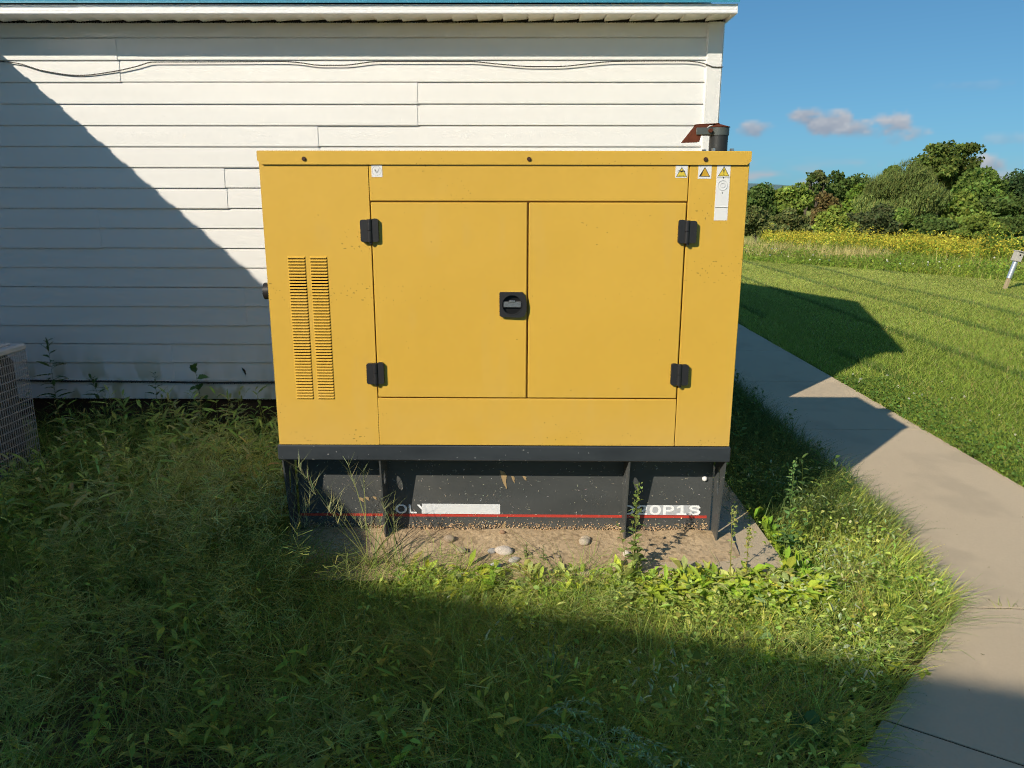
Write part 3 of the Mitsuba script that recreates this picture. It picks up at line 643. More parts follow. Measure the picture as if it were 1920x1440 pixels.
# ------------------------------------------------------------------ air conditioner at the left edge
AC = thing("air_conditioner", "grey outdoor air conditioner with wire grille at the left edge", "air conditioner")
ax0, ax1, ay0, ay1, at = -3.44, -2.74, 3.42, 4.14, 0.68
put("cabinet", rbx(ax0 + 0.03, ax1 - 0.03, ay0 + 0.03, ay1 - 0.03, -0.08, at - 0.02, 0.06), "m_ac_coil", AC)
put("lid", cat_([rbx(ax0, ax1, ay0, ay1, at - 0.035, at, 0.008), rbx(ax0 + 0.05, ax1 - 0.05, ay0 + 0.05, ay1 - 0.05, at - 0.002, at + 0.012, 0.008)]), "m_ac_metal", AC)
for cx, cy in ((ax0, ay0), (ax0, ay1)):
    put("corner_post", rbx(cx - (0.035 if cx > -3 else -0.003), cx - (0.003 if cx > -3 else -0.035), cy - (0.035 if cy > 3.8 else -0.003), cy - (0.003 if cy > 3.8 else -0.035), -0.08, at - 0.034, 0.006), "m_ac_metal", AC)
gw = []
for y in np.arange(ay0 + 0.02, ay1 - 0.012, 0.018): gw.append(bx(ax1 - 0.006, ax1 - 0.003, y, y + 0.0034, -0.05, at - 0.036))
for z in np.arange(-0.03, at - 0.05, 0.044): gw.append(bx(ax1 - 0.009, ax1 - 0.006, ay0 + 0.015, ay1 - 0.01, z, z + 0.0055))
for x in np.arange(ax0 + 0.05, ax1 - 0.04, 0.0135): gw.append(bx(x, x + 0.0022, ay0 + 0.003, ay0 + 0.006, -0.05, at - 0.036))
put("wire_grille", cat_(gw), "m_wire", AC, kind="stuff")

# ------------------------------------------------------------------ bird house on its leaning post
BH = thing("bird_house", "small grey bird house on a leaning post at the lawn's far edge", "bird house")
Mr = trimesh.transformations.rotation_matrix(0.235, (0, 1, 0)); Mr = trimesh.transformations.translation_matrix((8.67, 13.8, -0.11)) @ Mr
def bh(m): m.apply_transform(Mr); return m
put("post", bh(rbx(-0.028, 0.028, -0.028, 0.028, -0.1, 0.60, 0.004)), "m_wood", BH)
put("metal_guard", bh(tube([(0, 0, 0.22), (0, 0, 0.52)], 0.043, 18)), "m_galv", BH, smooth=40)
NB = put("nest_box", bh(rbx(-0.058, 0.058, -0.062, 0.062, 0.53, 0.70, 0.004)), "m_grey_wood", BH)
put("entrance_hole", bh(trimesh.creation.cylinder(0.017, 0.004, sections=16, transform=trimesh.transformations.translation_matrix((0, -0.0625, 0.645)) @ trimesh.transformations.rotation_matrix(math.pi / 2, (1, 0, 0)))), "m_black_inner", NB)
put("roof", bh(rbx(-0.068, 0.068, -0.095, 0.072, 0.70, 0.716, 0.003)), "m_grey_wood", BH)

# ------------------------------------------------------------------ lawn, verge and weeds near the generator
rng = np.random.default_rng(21)
walk_poly = Polygon(lo + ro[::-1])
pad_poly = sbox(-1.06, 2.80, 1.105, 4.12)


def inside(poly, P):
    return shapely.contains_xy(poly, P[:, 0], P[:, 1])


GREEN_LAWN = (0.205, 0.272, 0.048)


def scatter(n, x0, x1, y0, y1, rng): return np.stack([rng.uniform(x0, x1, n), rng.uniform(y0, y1, n)], 1)


def in_view(P, m=0.04): return (np.abs(P[:, 0] / np.maximum(P[:, 1], 0.3) + 0.0109) < 0.70 + m)


lawn = Bag()
for (d0, d1, dens, w, h) in ((2.0, 5.5, 5600, 0.0040, 0.060), (5.5, 9, 3800, 0.0055, 0.058), (9, 14, 3000, 0.007, 0.052), (14, 23, 2200, 0.009, 0.050)):
    x0, x1 = 2.70, 0.76 * d1
    n = int((x1 - x0) * (d1 - d0) * dens); P = scatter(n, x0, x1, d0, d1, rng)
    u = 0.812 * P[:, 0] + 0.584 * P[:, 1] - 16.48
    wob = 2.79 + 0.07 * (meshkit.noise(np.c_[P[:, 1] * 2.2, P[:, 1] * 0, P[:, 1] * 0], 2) - 0.5) - 0.05 * (P[:, 1] < 5.3) * meshkit.noise(np.c_[P[:, 1] * 5, P[:, 1] * 0, P[:, 1] * 0], 4)
    ok = in_view(P) & (u < 0.5) & (P[:, 0] > wob) & (P[:, 0] > 0.25 * P[:, 1])
    P = P[ok]; n = len(P); P3 = np.c_[P, ground_z(P[:, 0], P[:, 1]) - 0.004]
    sx = (P[:, 0] + 0.18 * (meshkit.noise(np.c_[P * 0.35, P[:, :1] * 0], 3) - 0.5) - 5.9 + 12) / 1.18          # mower lanes run beside the building
    lane = np.floor(sx) % 2; track = np.minimum(sx % 1, 1 - sx % 1) * 1.18
    trk = (track < 0.055) & (meshkit.noise(np.c_[P * [0.8, 0.35], P[:, :1] * 0 + 7], 6) > 0.42) & (P[:, 1] > 6.5) & (rng.random(n) < 0.9)
    patch = meshkit.fbm(np.c_[P * 0.8, P[:, :1] * 0], 3, 6)
    hh = h * rng.uniform(0.7, 1.1, n) * (0.85 + 0.3 * patch) * np.where(trk, 1.7, 1.0)
    az = rng.uniform(0, 6.283, n)
    az = np.where(rng.random(n) < 0.14, np.where(lane > 0, 1.57, -1.57) + rng.normal(0, 0.6, n), az)
    lean = np.where(trk, rng.uniform(0, 0.3, n), rng.uniform(0.4, 1.1, n))
    col = tint(rng, GREEN_LAWN, n, 0.12, 0.08) * (0.90 + 0.26 * patch)[:, None]
    col = col * (1 + np.clip((P[:, 1:] - 6.5) / 8, 0, 1) * [0.50, 0.30, 0.75])          # lightened outwards: view-angle brightening of the far lawn put into its colour
    col = np.where(trk[:, None], col * [0.48, 0.57, 0.7], col)
    dry = rng.random(n) < 0.12; col[dry] = tint(rng, (0.30, 0.28, 0.11), dry.sum(), 0.2)
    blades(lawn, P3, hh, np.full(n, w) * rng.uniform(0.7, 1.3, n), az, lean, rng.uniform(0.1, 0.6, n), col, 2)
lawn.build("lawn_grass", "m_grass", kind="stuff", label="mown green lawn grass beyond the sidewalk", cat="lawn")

# clover and low broad leaves along the walk's lawn edge, with white clover heads
clo = Bag()
n = 5200; P = np.stack([2.76 + np.abs(rng.normal(0, 0.28, n)), rng.uniform(2.6, 6.6, n)], 1)
P = P[in_view(P)]; n = len(P)
P3 = np.c_[P, rng.uniform(-0.075, -0.025, n)]
quads(clo, P3, rng.uniform(0.012, 0.026, n), rng, tint(rng, (0.10, 0.165, 0.035), n, 0.25), flat=0.75, aspect=0.85)
n = 48; P = np.stack([2.85 + np.abs(rng.normal(0, 0.5, n)), rng.uniform(2.8, 6.5, n)], 1); P3 = np.c_[P, rng.uniform(-0.03, 0.0, n)]
for _ in range(8): quads(clo, P3 + rng.normal(0, 0.004, P3.shape), np.full(n, 0.009), rng, tint(rng, (0.5, 0.48, 0.40), n, 0.1), aspect=0.9)
clo.build("clover", "m_leaf", kind="stuff", label="clover with small white heads along the lawn edge of the sidewalk", cat="clover")


def verge_mask(P):
    """the strip of weeds between pad, foreground and sidewalk"""
    return ~inside(walk_poly.buffer(-0.015), P) & ~inside(pad_poly, P)


# soft weedy grass in the shaded foreground and left
fine = Bag()
for dens, x0, x1, y0, y1, hmin, hmax, w, leanm in ((9500, -2.9, 1.9, 1.45, 3.45, 0.06, 0.22, 0.0026, 0.9), (2600, -3.4, -0.98, 3.3, 4.8, 0.10, 0.32, 0.0034, 0.7)):
    n = int(dens * (x1 - x0) * (y1 - y0)); P = scatter(n, x0, x1, y0, y1, rng)
    clump = meshkit.fbm(np.c_[P * 3.1, P[:, :1] * 0], 3, 12)
    right = np.clip((P[:, 0] - 0.1) / 0.6, 0, 1)
    keep = in_view(P, 0.12) & verge_mask(P) & (rng.random(len(P)) < 2.3 * (clump - 0.22)) & ~((P[:, 0] > 1.12) & (P[:, 1] > 2.9)) & (rng.random(len(P)) > 0.55 * right)
    P = P[keep]; n = len(P); clump = clump[keep]
    tuft = np.round(P / 0.07) * 0.07 + rng.normal(0, 0.02, P.shape)
    P = P * 0.5 + tuft * 0.5
    h = rng.uniform(hmin, hmax, n) * (0.5 + 1.0 * clump) * np.where(P[:, 0] > 0.3, 0.72, 1.0)
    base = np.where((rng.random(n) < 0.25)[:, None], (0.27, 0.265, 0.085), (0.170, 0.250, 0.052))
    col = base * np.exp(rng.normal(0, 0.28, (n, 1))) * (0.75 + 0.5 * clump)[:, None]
    blades(fine, np.c_[P, np.full(n, -0.085)], h, w * rng.uniform(0.5, 1.5, n), rng.uniform(0, 6.283, n), rng.uniform(0.1, leanm, n), rng.uniform(0.2, 1.3, n), col, 3)
n = 2600; P = np.concatenate([np.c_[rng.uniform(-1.22, -0.98, 1500), rng.uniform(2.55, 3.25, 1500)], np.c_[rng.uniform(-1.15, -0.85, 1100), rng.uniform(2.62, 2.80, 1100)]])     # spilling over the pad's left corner
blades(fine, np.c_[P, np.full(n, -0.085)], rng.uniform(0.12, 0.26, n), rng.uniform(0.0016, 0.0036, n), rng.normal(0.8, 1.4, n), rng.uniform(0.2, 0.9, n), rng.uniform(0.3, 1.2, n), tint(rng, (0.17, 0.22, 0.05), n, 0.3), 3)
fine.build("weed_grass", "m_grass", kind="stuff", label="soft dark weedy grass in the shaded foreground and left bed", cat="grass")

# airy seed panicles floating over the grass: hair-thin branchlets
pan = Bag()
n0 = 3600; C = scatter(n0, -2.8, 1.3, 1.45, 3.4, rng)
cl = meshkit.fbm(np.c_[C * 1.9, C[:, :1] * 0], 3, 31)
C = C[in_view(C, 0.1) & verge_mask(C) & (rng.random(n0) < 2.2 * (cl - 0.28)) & ~((C[:, 0] > 0.4) & (C[:, 1] > 2.25)) & ~((C[:, 1] > 2.7) & (C[:, 0] > -0.75))]; n0 = len(C)
top = np.c_[C, rng.uniform(0.02, 0.17, n0) + 0.05 * (C[:, 0] < -0.8)]
for k in range(16):
    n = n0; a = rng.uniform(0, 6.283, n); el = rng.uniform(-0.5, 0.9, n); L = rng.uniform(0.02, 0.075, n)
    P = top + np.c_[0 * a, 0 * a, rng.uniform(-0.07, 0.03, n)]
    d = np.stack([np.cos(a) * np.cos(el), np.sin(a) * np.cos(el), np.sin(el)], 1); s = unit(np.cross(d, rng.normal(0, 1, (n, 3)))) * 0.00065
    e = P + d * L[:, None]
    v = np.stack([P - s, P + s, e + s * 1.6, e - s * 1.6], 1)
    pan.add(v, (np.arange(n)[:, None, None] * 4 + np.array([[0, 1, 2], [0, 2, 3]])).reshape(-1, 3), np.repeat(tint(rng, (0.23, 0.27, 0.08), n, 0.25, 0.1), 4, 0))
n = 420; C = np.c_[rng.uniform(-1.75, -0.98, n), rng.uniform(2.75, 3.9, n)]; C = C[verge_mask(C)]; n = len(C); h = rng.uniform(0.22, 0.50, n); az = rng.uniform(0, 6.283, n)       # taller airy stems beside the tank
blades(pan, np.c_[C, np.full(n, -0.085)], h, np.full(n, 0.0018), az, rng.uniform(0.05, 0.35, n), rng.uniform(0, 0.3, n), tint(rng, (0.28, 0.31, 0.10), n, 0.2), 3)
tipp = pan.v[-1].reshape(n, 7, 3)[:, 6]
for k in range(14):
    a = rng.uniform(0, 6.283, n); el = rng.uniform(-0.2, 1.1, n); L = rng.uniform(0.02, 0.07, n); d = np.stack([np.cos(a) * np.cos(el), np.sin(a) * np.cos(el), np.sin(el)], 1)
    P = tipp - np.c_[0 * a, 0 * a, rng.uniform(0, 0.14, n)]; e = P + d * L[:, None]; s = unit(np.cross(d, rng.normal(0, 1, (n, 3)))) * 0.0008
    pan.add(np.stack([P - s, P + s, e + s * 1.8, e - s * 1.8], 1), (np.arange(n)[:, None, None] * 4 + np.array([[0, 1, 2], [0, 2, 3]])).reshape(-1, 3), np.repeat(tint(rng, (0.34, 0.37, 0.14), n, 0.2, 0.1), 4, 0))
pan.build("seed_heads", "m_grass", kind="stuff", label="hair thin grass seed heads floating over the shaded foreground grass", cat="grass")

# grass that spills over the sidewalk's edge and fills the lit strip
verge = Bag()
vp = Polygon([(1.08, 4.3), (1.10, 2.80), (0.2, 2.79), (-0.75, 2.79), (-0.75, 2.45), (0.2, 2.1), (0.63, 1.5), (1.09, 2.03), (1.68, 2.69), (1.74, 3.3), (1.78, 3.87), (1.79, 4.3)])
n = 64000; P = scatter(n, -0.75, 1.85, 1.5, 4.3, rng); P = P[inside(vp.buffer(0.012), P)]; n = len(P)
dens = meshkit.fbm(np.c_[P * 4, P[:, :1] * 0], 3, 17); k = rng.random(n) < 0.25 + 1.1 * dens; P, dens = P[k], dens[k]; n = len(P)
dist = shapely.distance(shapely.points(P), walk_poly)
outw = np.where(P[:, 1] > 2.69, 0.0, -0.85)
near = dist < 0.10
az = np.where(near, outw + rng.normal(0, 0.55, n), rng.uniform(0, 6.283, n))
h = rng.uniform(0.04, 0.125, n) * (0.6 + 0.8 * dens)
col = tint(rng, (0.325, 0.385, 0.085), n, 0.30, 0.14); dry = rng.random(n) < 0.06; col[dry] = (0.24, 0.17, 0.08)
blades(verge, np.c_[P, np.full(n, -0.085)], h, rng.uniform(0.0022, 0.0048, n), az, np.where(near, rng.uniform(0.1, 0.6, n), rng.uniform(0.1, 0.9, n)), rng.uniform(0.1, 0.8, n), col, 3)
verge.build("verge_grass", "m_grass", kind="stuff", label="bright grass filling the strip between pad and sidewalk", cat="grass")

# broad leaves: dandelion-like rosettes and small clover leaves in the strip and along the pad
ros = Bag()


def rosette(bag, x, y, n, L, W, base, rng, z=-0.08, rise=0.5):
    a = rng.uniform(0, 6.283, n); el = rng.uniform(0.25, 1.1, n) * rise * 1.6
    D = np.stack([np.cos(a) * np.cos(el), np.sin(a) * np.cos(el), np.sin(el)], 1)
    leaves(bag, np.tile([x, y, z], (n, 1)) + rng.normal(0, 0.008, (n, 3)) * [1, 1, 0], D, L * rng.uniform(0.6, 1.2, n), W * rng.uniform(0.7, 1.2, n), tint(rng, base, n, 0.2, 0.12), rng, rng.uniform(0.2, 0.8, n), 0.3, (0.62, 1.0))


spots = np.concatenate([np.c_[rng.uniform(-0.55, 1.12, 190), rng.uniform(2.60, 2.785, 190)], np.c_[rng.uniform(0.3, 1.70, 170), rng.uniform(2.0, 3.0, 170)], np.c_[rng.uniform(1.13, 1.74, 110), rng.uniform(2.8, 4.0, 110)], np.c_[rng.uniform(-0.6, 1.2, 40), rng.uniform(1.6, 2.5, 40)]])
for x in np.concatenate([rng.uniform(-0.5, 1.22, 200), rng.uniform(0.4, 1.2, 90)]):
    rosette(ros, x, rng.uniform(2.67, 2.825), rng.integers(6, 11), rng.uniform(0.06, 0.13), rng.uniform(0.016, 0.034), (0.29, 0.37, 0.05) if rng.random() < 0.7 else (0.32, 0.35, 0.11), rng, z=rng.uniform(-0.05, 0.0), rise=rng.uniform(0.4, 0.9))
for y in rng.uniform(2.8, 3.5, 24):
    rosette(ros, rng.uniform(1.10, 1.18), y, 8, rng.uniform(0.07, 0.13), 0.026, (0.20, 0.29, 0.035), rng, z=-0.03, rise=0.8)
for x, y in spots[verge_mask(spots)]:
    rosette(ros, x, y, rng.integers(5, 11), rng.uniform(0.07, 0.14), rng.uniform(0.020, 0.038), (0.300, 0.385, 0.055) if rng.random() < 0.75 else (0.28, 0.34, 0.13), rng, rise=rng.uniform(0.35, 0.75))
n = 24000; P = scatter(n, -0.6, 1.8, 1.6, 4.2, rng); P = P[inside(vp, P)]; cl = meshkit.fbm(np.c_[P * 5, P[:, :1] * 0], 2, 41); dw = shapely.distance(shapely.points(P), walk_poly); P = P[rng.random(len(P)) < 3.2 * (cl - 0.42) * np.clip(0.25 + dw / 0.35, 0.25, 1) * np.where(P[:, 1] < 2.3, 0.55, 1)]; n = len(P)
P3 = np.c_[P, rng.uniform(-0.05, 0.035, n)]; a = rng.uniform(0, 6.283, n)
leaves(ros, P3, np.stack([np.cos(a), np.sin(a), rng.uniform(0.0, 0.9, n)], 1), 0.024 * np.exp(rng.normal(0, 0.4, n)), 0.012 * np.exp(rng.normal(0, 0.35, n)), tint(rng, (0.30, 0.375, 0.085), n, 0.34), rng, 0.3, 0.25, (0.95, 0.85))
n = 9000; P = scatter(n, -0.3, 1.75, 1.7, 4.0, rng); P = P[inside(vp, P)]; cl = meshkit.fbm(np.c_[P * 3.7, P[:, :1] * 0], 2, 47); P = P[rng.random(len(P)) < 4 * (cl - 0.52)]; n = len(P)      # pale grey green weeds in patches
a = rng.uniform(0, 6.283, n)
leaves(ros, np.c_[P, rng.uniform(-0.05, 0.055, n)], np.stack([np.cos(a), np.sin(a), rng.uniform(0.2, 1.6, n)], 1), 0.026 * np.exp(rng.normal(0, 0.3, n)), 0.007 * np.exp(rng.normal(0, 0.3, n)), tint(rng, (0.33, 0.38, 0.19), n, 0.25), rng, 0.2, 0.3, (0.9, 0.8))
for x, y, nn in ((1.157, 2.734, 4), (1.347, 2.865, 5), (1.10, 2.42, 6), (1.02, 2.66, 2)):
    rosette(ros, x, y, nn, 0.10, 0.032, (0.30, 0.13, 0.075), rng, rise=0.6)
ros.build("low_weeds", "m_leaf", kind="stuff", label="low broad leaved weeds along the pad and in the sunny strip", cat="weeds")

# lance-leaved weeds massed at the left below the wall, and dark weeds right of the cabinet
wd = Bag()


def stalk_plant(bag, x, y, z, H, nl, L, W, base, rng, lean=0.25, branch=0, droop=0.5, stemw=0.004):
    a = rng.uniform(0, 6.283); ln = rng.uniform(0, lean); t = np.linspace(0, 1, 6)
    path = np.c_[x + math.cos(a) * ln * H * t ** 1.6, y + math.sin(a) * ln * H * t ** 1.6, z + H * t]
    w = stemw * (1 - 0.7 * t); s = np.array([-math.sin(a), math.cos(a), 0]); s2 = np.array([math.cos(a), math.sin(a), 0])
    for sd in (s, s2):
        v = np.stack([path - sd * w[:, None] * 0.5, path + sd * w[:, None] * 0.5], 1).reshape(-1, 3)
        f = [[2 * k + q for q in tri_] for k in range(5) for tri_ in ((0, 1, 3), (0, 3, 2))]
        bag.add(v, f, np.broadcast_to(np.asarray(base) * [1.2, 0.95, 0.9], (12, 3)))
    tt = np.linspace(0.15, 1.0, nl) + rng.normal(0, 0.02, nl); tt = np.clip(tt, 0.05, 1)
    P = np.stack([np.interp(tt, t, path[:, k]) for k in range(3)], 1)
    aa = np.arange(nl) * 2.4 + rng.uniform(0, 6.28); up = rng.uniform(0.1, 0.8, nl) + 0.7 * (tt > 0.9)
    D = np.stack([np.cos(aa), np.sin(aa), up], 1)
    sc = (1.15 - 0.65 * tt)
    leaves(bag, P, D, L * sc * rng.uniform(0.75, 1.2, nl), W * sc * rng.uniform(0.8, 1.2, nl), tint(rng, base, nl, 0.22, 0.1), rng, rng.uniform(0.2, 1.0, nl) * droop, 0.3)
    return path


for k in range(210):
    x, y = rng.uniform(-3.3, -0.98), rng.uniform(3.05, 4.70)
    if abs(x / y) > 0.80 or (x < -2.66 and y > 3.35 and y < 4.2): continue
    H = rng.uniform(0.22, 0.52) * (0.75 if y > 4.3 else 1.0) * (0.6 if x < -2.2 and y < 4.25 else 1.0)
    stalk_plant(wd, x, y, -0.085, H, rng.integers(10, 19), rng.uniform(0.11, 0.19), rng.uniform(0.022, 0.038), (0.230, 0.310, 0.080) if rng.random() < 0.8 else (0.33, 0.33, 0.13), rng, 0.55)
for k in range(46):
    stalk_plant(wd, rng.uniform(-2.75, -2.2), rng.uniform(2.75, 3.35), -0.085, rng.uniform(0.12, 0.26), 14, 0.10, 0.035, (0.14, 0.24, 0.035), rng, 0.5)
for k in range(420):                                          # mixed broad leaved seedlings through the shaded grass
    x, y = rng.uniform(-2.6, 0.9), rng.uniform(1.55, 3.15)
    if abs(x / y) > 0.80 or (x > -1.1 and y > 2.72) or meshkit.noise(np.array([[x * 1.6, y * 1.6, 3.0]]), 9)[0] < 0.46: continue
    stalk_plant(wd, x, y, -0.085, rng.uniform(0.10, 0.26), rng.integers(6, 12), rng.uniform(0.05, 0.11), rng.uniform(0.016, 0.034), (0.220, 0.310, 0.058) if rng.random() < 0.7 else (0.31, 0.33, 0.07), rng, 0.6)
wd.build("lance_leaf_weeds", "m_leaf", kind="stuff", label="dark mass of lance leaved weeds below the shaded siding", cat="weeds")
wr_ = Bag()
for k in range(95):
    x, y = rng.uniform(1.08, 1.72), rng.uniform(3.55, 6.2)
    if y < 4.2 and x < 1.16: x += 0.12
    H = rng.uniform(0.14, 0.34) * (1.0 if x < 1.45 else 0.7) * (1.25 if y > 4.9 else 1.0)
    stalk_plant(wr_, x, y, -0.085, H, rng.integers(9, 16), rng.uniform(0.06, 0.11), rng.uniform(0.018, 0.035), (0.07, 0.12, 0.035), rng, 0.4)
for x, y, H in ((1.30, 5.55, 0.42), (1.42, 5.3, 0.30), (1.22, 5.2, 0.45), (1.5, 5.9, 0.30)):
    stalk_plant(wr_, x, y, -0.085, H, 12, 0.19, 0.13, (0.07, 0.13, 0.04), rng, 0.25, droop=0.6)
n = 15000; P = scatter(n, 1.06, 1.84, 3.3, 6.6, rng); n = len(P)
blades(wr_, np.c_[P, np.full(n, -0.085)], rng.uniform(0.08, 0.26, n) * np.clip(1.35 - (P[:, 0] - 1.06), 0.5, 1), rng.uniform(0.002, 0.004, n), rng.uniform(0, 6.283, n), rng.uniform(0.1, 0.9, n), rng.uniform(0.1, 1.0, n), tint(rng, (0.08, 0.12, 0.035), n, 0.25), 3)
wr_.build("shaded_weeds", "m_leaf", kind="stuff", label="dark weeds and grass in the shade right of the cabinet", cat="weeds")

# separate plants that stand clear of the mass
PLANTS = ((0.459, 2.815, 0.0, 0.37, 26, 0.050, 0.024, (0.15, 0.20, 0.06), 0.06, "leafy pale weed standing before the right middle gusset of the tank"), (1.17, 3.10, -0.08, 0.44, 24, 0.055, 0.030, (0.11, 0.19, 0.06), 0.05, "tall leafy weed on the strip right of the pad, below the sidewalk shade"),
          (0.837, 2.78, 0.0, 0.30, 14, 0.026, 0.014, (0.20, 0.23, 0.07), 0.10, "thin yellowish weed at the front right of the pad, left of its pair"), (0.893, 2.76, 0.0, 0.22, 18, 0.022, 0.013, (0.22, 0.24, 0.07), 0.05, "thin yellowish weed at the front right of the pad, right of its pair"),
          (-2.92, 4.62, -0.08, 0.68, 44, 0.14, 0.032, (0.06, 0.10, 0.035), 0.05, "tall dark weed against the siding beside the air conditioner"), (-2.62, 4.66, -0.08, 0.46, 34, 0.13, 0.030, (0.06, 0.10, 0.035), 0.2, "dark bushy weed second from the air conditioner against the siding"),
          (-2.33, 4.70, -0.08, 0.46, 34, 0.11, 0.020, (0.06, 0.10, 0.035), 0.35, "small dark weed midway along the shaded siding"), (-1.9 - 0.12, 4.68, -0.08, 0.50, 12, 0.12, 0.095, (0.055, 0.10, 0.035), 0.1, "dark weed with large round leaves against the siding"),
          (-2.02, 3.55, -0.08, 0.52, 22, 0.12, 0.022, (0.14, 0.17, 0.06), 0.12, "pale lance leaved weed rising above the left weed bed"), (-2.16, 2.98, -0.08, 0.58, 24, 0.085, 0.020, (0.10, 0.165, 0.05), 0.06, "green upright weed in front of the air conditioner grille"), (0.84, 1.93, -0.08, 0.06, 7, 0.13, 0.09, (0.07, 0.13, 0.045), 0.4, "broad round leaved plantain in the shade beside the sidewalk"),
          (0.03, 2.93, 0.0, 0.07, 14, 0.022, 0.014, (0.13, 0.17, 0.07), 0.1, "tiny grey green seedling on the dirt right of the pebbles"), (0.10, 2.90, 0.0, 0.08, 14, 0.024, 0.012, (0.13, 0.17, 0.08), 0.15, "second tiny seedling on the dirt, nearer the right gusset"))
rng = np.random.default_rng(77)
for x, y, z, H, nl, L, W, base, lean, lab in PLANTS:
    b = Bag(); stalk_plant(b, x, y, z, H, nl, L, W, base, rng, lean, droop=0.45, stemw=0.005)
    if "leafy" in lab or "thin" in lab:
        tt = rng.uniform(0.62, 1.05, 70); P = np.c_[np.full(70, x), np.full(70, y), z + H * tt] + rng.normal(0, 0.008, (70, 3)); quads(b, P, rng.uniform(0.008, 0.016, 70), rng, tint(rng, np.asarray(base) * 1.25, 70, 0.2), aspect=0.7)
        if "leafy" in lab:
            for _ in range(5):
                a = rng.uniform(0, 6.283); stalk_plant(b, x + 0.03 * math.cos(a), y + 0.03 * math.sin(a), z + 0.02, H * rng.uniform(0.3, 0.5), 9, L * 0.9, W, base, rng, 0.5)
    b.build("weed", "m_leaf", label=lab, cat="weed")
# tall flowering grasses leaning in front of the tank
for x, y, z, H, a, ln, lab in ((-0.607, 2.84, 0.0, 0.44, 2.9, 0.42, "tall seeding grass leaning left before the left middle gusset"), (-0.50, 2.84, 0.0, 0.27, 2.4, 0.35, "shorter seeding grass stem right of the tall leaning one"), (-0.97, 2.86, -0.08, 0.42, 0.5, 0.25, "pale seeding grass tuft at the tank's left foot"), (-1.12, 3.0, -0.08, 0.46, 0.2, 0.2, "pale seeding grass left of the tank's left foot"), (0.103, 2.09, -0.08, 0.26, 1.2, 0.2, "bluish grass tuft standing in the shaded foreground")):
    b = Bag(); blue = "bluish" in lab; ns = 26 if blue else 7
    aa = a + rng.normal(0, 0.8 if not blue else 1.6, ns); hh = H * rng.uniform(0.55, 1.0, ns); base = (0.10, 0.15, 0.075) if blue else (0.20, 0.23, 0.08)
    P = np.c_[x + rng.normal(0, 0.012, ns), y + rng.normal(0, 0.012, ns), np.full(ns, z)]; aa[0] = a; hh[0] = H
    lean = np.full(ns, ln) * rng.uniform(0.4, 1.4, ns); lean[0] = ln; cur = rng.uniform(0.05, 0.3, ns)
    blades(b, P, hh, np.full(ns, 0.0042 if not blue else 0.0035), aa, lean, cur, tint(rng, base, ns, 0.15), 4)
    ns2 = 14; blades(b, np.c_[x + rng.normal(0, 0.015, ns2), y + rng.normal(0, 0.015, ns2), np.full(ns2, z)], H * rng.uniform(0.25, 0.5, ns2), np.full(ns2, 0.006), rng.uniform(0, 6.283, ns2), rng.uniform(0.3, 0.9, ns2), rng.uniform(0.5, 1.2, ns2), tint(rng, np.asarray(base) * 0.85, ns2, 0.15), 4)
    if not blue:
        for k in range(ns):
            dh = np.array([math.cos(aa[k]), math.sin(aa[k]), 0]); tip = P[k] + dh * (lean[k] + cur[k]) * hh[k] + [0, 0, hh[k] * (1 - 0.35 * cur[k])]
            m_ = 16; t = rng.uniform(0.0, 0.28, m_)[:, None]; Q = tip * (1 - t) + P[k] * t
            blades(b, Q, rng.uniform(0.03, 0.07, m_), np.full(m_, 0.0018), rng.uniform(0, 6.283, m_), rng.uniform(0.3, 1.4, m_), rng.uniform(-0.2, 0.3, m_), tint(rng, (0.34, 0.36, 0.17), m_, 0.15), 1)
    b.build("tall_grass", "m_grass", label=lab, cat="grass")
b = Bag(); n = 14; P = np.c_[rng.uniform(1.82, 1.98, n), np.full(n, 2.688) + rng.normal(0, 0.004, n), np.full(n, -0.08)]
blades(b, P, rng.uniform(0.02, 0.05, n), np.full(n, 0.003), rng.uniform(0, 6.283, n), rng.uniform(0.3, 1.2, n), rng.uniform(0.2, 0.8, n), tint(rng, (0.22, 0.24, 0.06), n, 0.2), 2)
b.build("joint_grass", "m_grass", label="small grass sprig growing in the sidewalk joint near the grass tip", cat="grass")
n = 160; P = np.c_[rng.uniform(1.2, 2.74, n), rng.uniform(2.0, 6.5, n)]; P = P[inside(walk_poly.buffer(-0.02), P) & ((P[:, 0] < 2.1) | (P[:, 0] > 2.55) | (rng.random(n) < 0.3))]; n = len(P); b = Bag()
quads(b, np.c_[P, np.full(n, -0.0705)], rng.uniform(0.004, 0.014, n), rng, tint(rng, (0.16, 0.13, 0.07), n, 0.4), flat=0.97, aspect=0.35)
v = b.v[0]; v[:, 2] = -0.0705 + 0.003 * rng.random(len(v))
b.build("litter", "m_straw", kind="stuff", label="dry grass bits scattered on the sidewalk", cat="litter")
